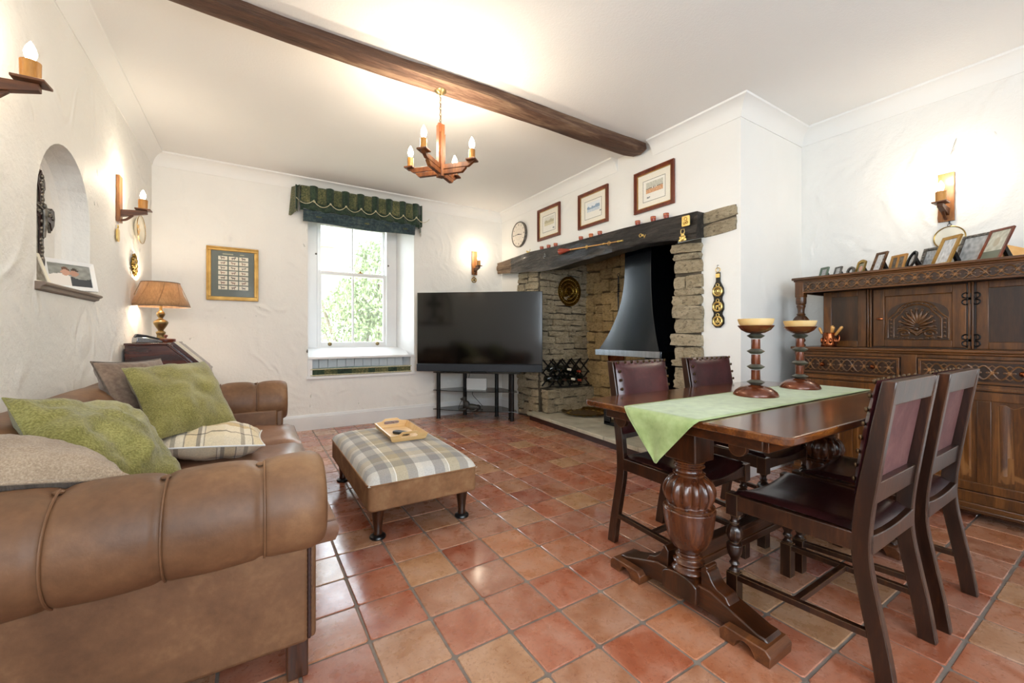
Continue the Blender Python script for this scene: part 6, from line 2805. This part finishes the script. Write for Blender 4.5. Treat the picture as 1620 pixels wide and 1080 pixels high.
def standing(loc, rz, w, h, fw, mat, lab, art, lean=.28, depth=.012, strut=True, arch=False, beads=False, cat='photo frame', group='photo frames on the cupboard', roundish=False, bars=False):
    """local frame faces -y, leaning back to +y"""
    t = empty('photo_frame', loc, lab, cat, rz=rz, group=group)
    Rl = Matrix.Rotation(-lean, 4, 'X')
    g = B()
    n = 28
    out, inn = [], []
    for k in range(n * 4):
        q, f = divmod(k, n)
        s = f / n
        cs = [(-1, -1), (1, -1), (1, 1), (-1, 1)]
        a, c = cs[q], cs[(q + 1) % 4]
        x, z = a[0] + (c[0] - a[0]) * s, a[1] + (c[1] - a[1]) * s
        if roundish:
            l = math.hypot(x, z)
            x, z = x / l, z / l
            X_, Z_ = x * w / 2, z * h / 2
            Xi, Zi = x * (w / 2 - fw), z * (h / 2 - fw)
        else:
            X_, Z_ = x * w / 2, z * h / 2
            Xi, Zi = x * (w / 2 - fw), z * (h / 2 - fw)
            if arch and z > .0:
                Z_ += .16 * h * (1 - x * x) * max(0, z)
                Zi += .10 * h * (1 - x * x) * max(0, z) - .02 * h
        out.append((X_, Z_ + h / 2))
        inn.append((Xi, Zi + h / 2))
    L = len(out)
    vs = []
    for (ring, y) in ((out, 0), (out, -depth), (inn, -depth * .8), (inn, -.002)):
        vs += [(p[0], y, p[1]) for p in ring]
    fs = []
    for l in range(3):
        for i in range(L):
            j = (i + 1) % L
            fs.append((l * L + i, l * L + j, (l + 1) * L + j, (l + 1) * L + i))
    fs.append(tuple(range(L)))
    g.add(vs, fs)
    g.xf(Rl)
    g.build('frame', mat, t, ang=40, fix=True)
    if beads:
        g = B()
        st_ = max(3, int(.011 / (2 * w / (n * 4)) * .9))
        for i in range(0, L, 5):
            p, q = out[i], inn[i]
            g.ball(((p[0] + q[0]) / 2, -depth, (p[1] + q[1]) / 2), fw * .42, .004, fw * .42, 6)
        g.xf(Rl)
        g.build('beading', mat, t)
    s_ = .5 if False else 1
    o = print_mesh('photo', w - 2 * fw - (.3 * w if roundish else 0) * .9, h - 2 * fw - (.3 * h if roundish else 0) * .9, 28, 34, photo_art(art), t, disc=roundish)
    o.rotation_euler = (-lean, 0, 0)
    c = Rl @ Vector((0, -depth * .45, h / 2))
    o.location = c
    if bars:
        g = B()
        g.box(-.006, .006, -depth, 0, fw, h - fw)
        g.xf(Rl)
        g.build('divider', mat, t)
    if strut:
        g = B()
        top = Rl @ Vector((0, .002, h * .70))
        ft = Vector((0, top.y + h * .30, .001))
        g.tube([top, ft], [.012, .016], 4)
        g.build('strut', 'black', t, smooth=False)
    return t


SBT = 1.516
RZ = -PI / 2
FR = [(3.74, 1.427, .075, .085, .014, 'greenframe', 'tiny green wooden photo frame, leftmost on the cupboard top', 1, {}),
      (3.76, 1.345, .070, .080, .009, 'pewter', 'small silver beaded photo frame beside the green one', 3, dict(beads=True)),
      (3.76, 1.262, .060, .070, .012, 'pewter', 'small pale filigree photo frame left of the arched one', 3, dict(roundish=True, beads=True)),
      (3.74, 1.200, .075, .095, .012, 'brass', 'small arched brass photo frame with a pinkish portrait', 2, dict(arch=True)),
      (3.73, 1.105, .085, .155, .017, 'carve', 'carved brown upright photo frame left of the double wooden one', 3, dict(lean=.38, beads=True)),
      (3.78, 1.010, .115, .120, .016, 'goldwood', 'honey coloured wooden double photo frame', 5, dict(bars=True, strut=False)),
      (3.73, .935, .060, .135, .010, 'black', 'slim dark oval photo frame leaning back', 1, dict(lean=.42, roundish=True)),
      (3.80, .855, .110, .150, .020, 'pewter', 'pale silver grey photo frame behind the gold one', 1, dict(lean=.36, beads=True)),
      (3.72, .780, .125, .205, .020, 'gold', 'tall gold photo frame under the wall light', 3, dict(lean=.40)),
      (3.78, .670, .150, .205, .016, 'pewter', 'large dark silver ornate photo frame left of the brown one', 1, dict(lean=.40, beads=True)),
      (3.71, .575, .130, .210, .012, 'mahog', 'large slim brown photo frame, rightmost on the cupboard top', 4, dict(lean=.42))]
MT['greenframe'] = plain('green_painted_wood', '#4f6252', 0.5, c2='#6b7c6a', scale=14)
for (x, y, w_, h_, fw_, m_, lab, art, kw) in FR:
    standing((x, y, SBT), RZ - .55 + .12 * math.sin(y * 31), w_, h_, fw_, m_, lab, art, **kw)
t = empty('card_easel', (3.83, .50, SBT), 'folded tan card easel at the right end of the cupboard top', 'card')
g = B()
g.add([(-.04, .06, 0), (.04, -.09, 0), (.05, -.10, .05), (-.04, .05, .115), (-.035, .06, 0), (.045, -.09, 0), (.055, -.10, .05), (-.035, .05, .115)],
      [(0, 3, 2, 1), (4, 5, 6, 7), (0, 1, 5, 4), (1, 2, 6, 5), (2, 3, 7, 6), (3, 0, 4, 7)])
g.build('card', 'goldwood', t, smooth=False)
standing((-.835, 3.190, 1.322), .88, .24, .165, .022, 'white', 'white photo frame of a couple in the arched niche', 0, lean=.22, group=None)
standing((-.880, 2.93, 1.322), 1.45, .17, .17, .020, 'ivory', 'cream photo frame at the near side of the arched niche', 5, lean=.30, group=None)

# ---- fireplace: brass plate, wine rack with bottles, brass tray, poker
t = empty('brass_wall_plate', (3.53, 4.222, 1.650), 'round embossed dark brass plate hanging on the rubble stone', 'plate')
pr = [(.001, .016), (.035, .020), (.040, .010), (.075, .010), (.080, .016), (.090, .012), (.120, .010), (.128, .018), (.138, .012), (.170, .020), (.192, .028), (.195, .026), (.175, .010), (.001, .0)]
g = B()
g.lathe([(r, z) for r, z in pr], 48, axis='y')
g.xf(Matrix.Rotation(PI, 4, 'Z'))
g.build('plate', 'brassdark', t, ang=60)
g = B()
for (R_, cnt, s) in ((.058, 14, .006), (.105, 26, .006), (.155, 34, .008)):
    for k in range(cnt):
        a = 2 * PI * k / cnt
        g.ball((R_ * math.cos(a), -.016, R_ * math.sin(a)), s, .004, s, 6)
g.build('embossing', 'brass', t)
g = B()
g.tube([(0, -.010, .19), (0, -.004, .215), (0, .02, .22)], .003, 5)
g.build('hook', 'black', t)

wr_ = empty('wine_rack', (3.10, 4.15, .445), 'black folding lattice wine rack on the low stone ledge', 'wine rack')
NX, NZ, cs = 4, 2, .155
for yy in (-.10, .05):
    for k in range(-NZ, NX):
        for s in (1, -1):
            # diagonal slats clipped to the rack face
            pts = []
            W_, H_ = NX * cs, NZ * cs
            x_, z_ = (k * cs, 0) if s > 0 else ((k + NZ) * cs, 0)
            a = max(0, -x_) if s > 0 else max(0, x_ - W_)
            e_ = min(H_, W_ - x_) if s > 0 else min(H_, x_)
            if e_ - a < .03:
                continue
            g = B()
            p0 = Vector((x_ + s * (a - .012), yy + .006 * s, a - .012))
            p1 = Vector((x_ + s * (e_ + .012), yy + .006 * s, e_ + .012))
            g.tube([p0, p1], .0095, 4)
            g.build('slat', 'black', wr_, smooth=False)
bl = 0
blab = ['silver capped', 'gold capped', 'red capped', 'dark capped']
for (cx_, cz_, kk) in ((.5, .62, 0), (1.5, .62, 1), (2.5, .50, 2), (1.0, .12, 3), (.25, .12, 0), (1.9, .12, 1), (2.6, .05, 2), (3.2, .12, 3)):
    x_, z_ = .0 + cx_ * cs + .03, cz_ * cs * 1.6 + .052
    t = empty('wine_bottle', (3.10 + x_, 4.075, .438 + z_),
              ('silver capped wine bottle at the top left of the wine rack', 'white capped wine bottle second along the top of the wine rack', 'red capped wine bottle in the middle right of the wine rack',
               'dark bottle low in the middle of the wine rack', 'wine bottle at the bottom left corner of the wine rack', 'wine bottle right of centre in the bottom row of the wine rack',
               'wine bottle poking lowest from the wine rack', 'wine bottle at the right end of the bottom row')[bl], 'bottle', group='wine bottles in the rack')
    g = B()
    g.lathe([(.001, .20), (.042, .20), (.044, .19), (.044, .02), (.030, -.01), (.014, -.035), (.013, -.09), (.001, -.09)][::-1], 18, axis='y')
    g.build('glass', 'bottle', t, ang=60)
    g = B()
    g.lathe([(.0145, -.045), (.0145, -.092), (.016, -.093), (.001, -.095)][::-1], 14, axis='y')
    g.build('capsule', ('steel', 'ivory', 'redclay', 'foil')[kk], t, ang=50)
    bl += 1

t = empty('brass_tray', (3.50, 3.86, .100), 'large scalloped brass tray lying on the stone hearth', 'tray')
g = B()


def trf(u, v):
    a = 2 * PI * u
    sc2 = 1 + .05 * abs(math.cos(a * 8)) ** .7
    r = v * .27 * (sc2 if v > .7 else 1 + (sc2 - 1) * max(0, v - .4) / .3)
    z = .006 + (.030 * max(0, (v - .72) / .28) ** 1.5)
    z += .006 * max(0, 1 - abs(v - .6) / .1) * abs(math.cos(a * 8))
    return (r * math.cos(a) * 1.08, r * math.sin(a), z)


g.grid(trf, 96, 16)
o = g.build('tray', 'brassdark', t, ang=80)
sm = o.modifiers.new('s', 'SOLIDIFY')
sm.thickness = .003
g = B()
for k in range(16):
    a = 2 * PI * k / 16
    g.ball((.20 * math.cos(a) * 1.08, .20 * math.sin(a), .008), .022, .022, .007, 10)
g.build('bosses', 'brassbright', t)
t = empty('hanging_poker', (3.845, 3.64, 1.12), 'long black wrought iron tool hanging on the fireback', 'poker')
g = B()
g.tube([(0, 0, 0), (0, 0, .48)], .009, 8)
for k in range(6):
    g.ball((0, 0, .44 + .028 * k), .014, .014, .016, 8)
g.tube([(0, 0, .60), (0, 0, .68)], .008, 8)
wallring(g, (0, 0, .70), .018, .004)
g.build('shaft', 'black', t, ang=60)
g = B()
g.tube([(0, 0, 0), (-.01, 0, -.04), (-.03, 0, -.06)], [.009, .008, .004], 8)
g.build('hook_end', 'black', t)

# ---- things on the television stand
t = empty('internet_router', (2.455, 4.765, .368), 'white box router on the middle glass shelf under the television', 'router', rz=math.atan2(-.62, .66))
g = B()
g.prism(rrect(-.135, .135, -.02, .02, .008), .022, .150, 'z')
g.build('casing', 'router', t, bev=.004)
g = B()
g.box(-.13, .13, -.026, .03, 0, .022)
g.build('foot', 'router', t, bev=.004)
t = empty('dog_ornament', (2.31, 4.66, .124), 'dark resin dog lying on the lowest glass shelf under the television', 'ornament', rz=math.atan2(-.62, .66))
g = B()
g.ball((.03, 0, .050), .095, .040, .042, 14, rotm(0, .12, 0))
g.ball((-.045, 0, .075), .045, .036, .058, 12, rotm(0, -.3, 0))
g.ball((.095, .008, .045), .040, .040, .038, 12)
g.ball((-.070, 0, .125), .026, .025, .034, 10, rotm(0, -.3, 0))
g.build('body', 'dog', t, ang=180)
g = B()
g.ball((-.078, 0, .152), .032, .027, .027, 12)
g.ball((-.110, 0, .146), .024, .016, .014, 10)
for s in (-1, 1):
    g.ball((-.066, s * .028, .140), .014, .006, .024, 8)
g.build('head', 'dog', t, ang=180)
g = B()
for s in (-1, 1):
    g.tube([(-.05, s * .024, .030), (-.10, s * .026, .012), (-.145, s * .026, .010)], [.017, .013, .012], 8)
    g.tube([(.10, s * .036, .030), (.06, s * .046, .012), (.02, s * .046, .010)], [.022, .015, .012], 8)
g.tube(catrom([(.13, 0, .03), (.15, .03, .012), (.13, .07, .010)], 4), .008, 6)
g.build('legs', 'dog', t, ang=180)
for (pts, lab) in (([(2.40, 4.86, .58), (2.38, 4.88, .45), (2.33, 4.86, .30), (2.25, 4.83, .20), (2.21, 4.78, .135), (2.30, 4.74, .130)], 'black cable looping down behind the router'),
                   ([(2.46, 4.83, .37), (2.44, 4.86, .30), (2.52, 4.84, .20), (2.56, 4.80, .14)], 'short black cable hanging right of the router')):
    g = B()
    g.tube(catrom(pts, 6), .0035, 6)
    tag(g.build('cable', 'cable'), lab, 'cable')
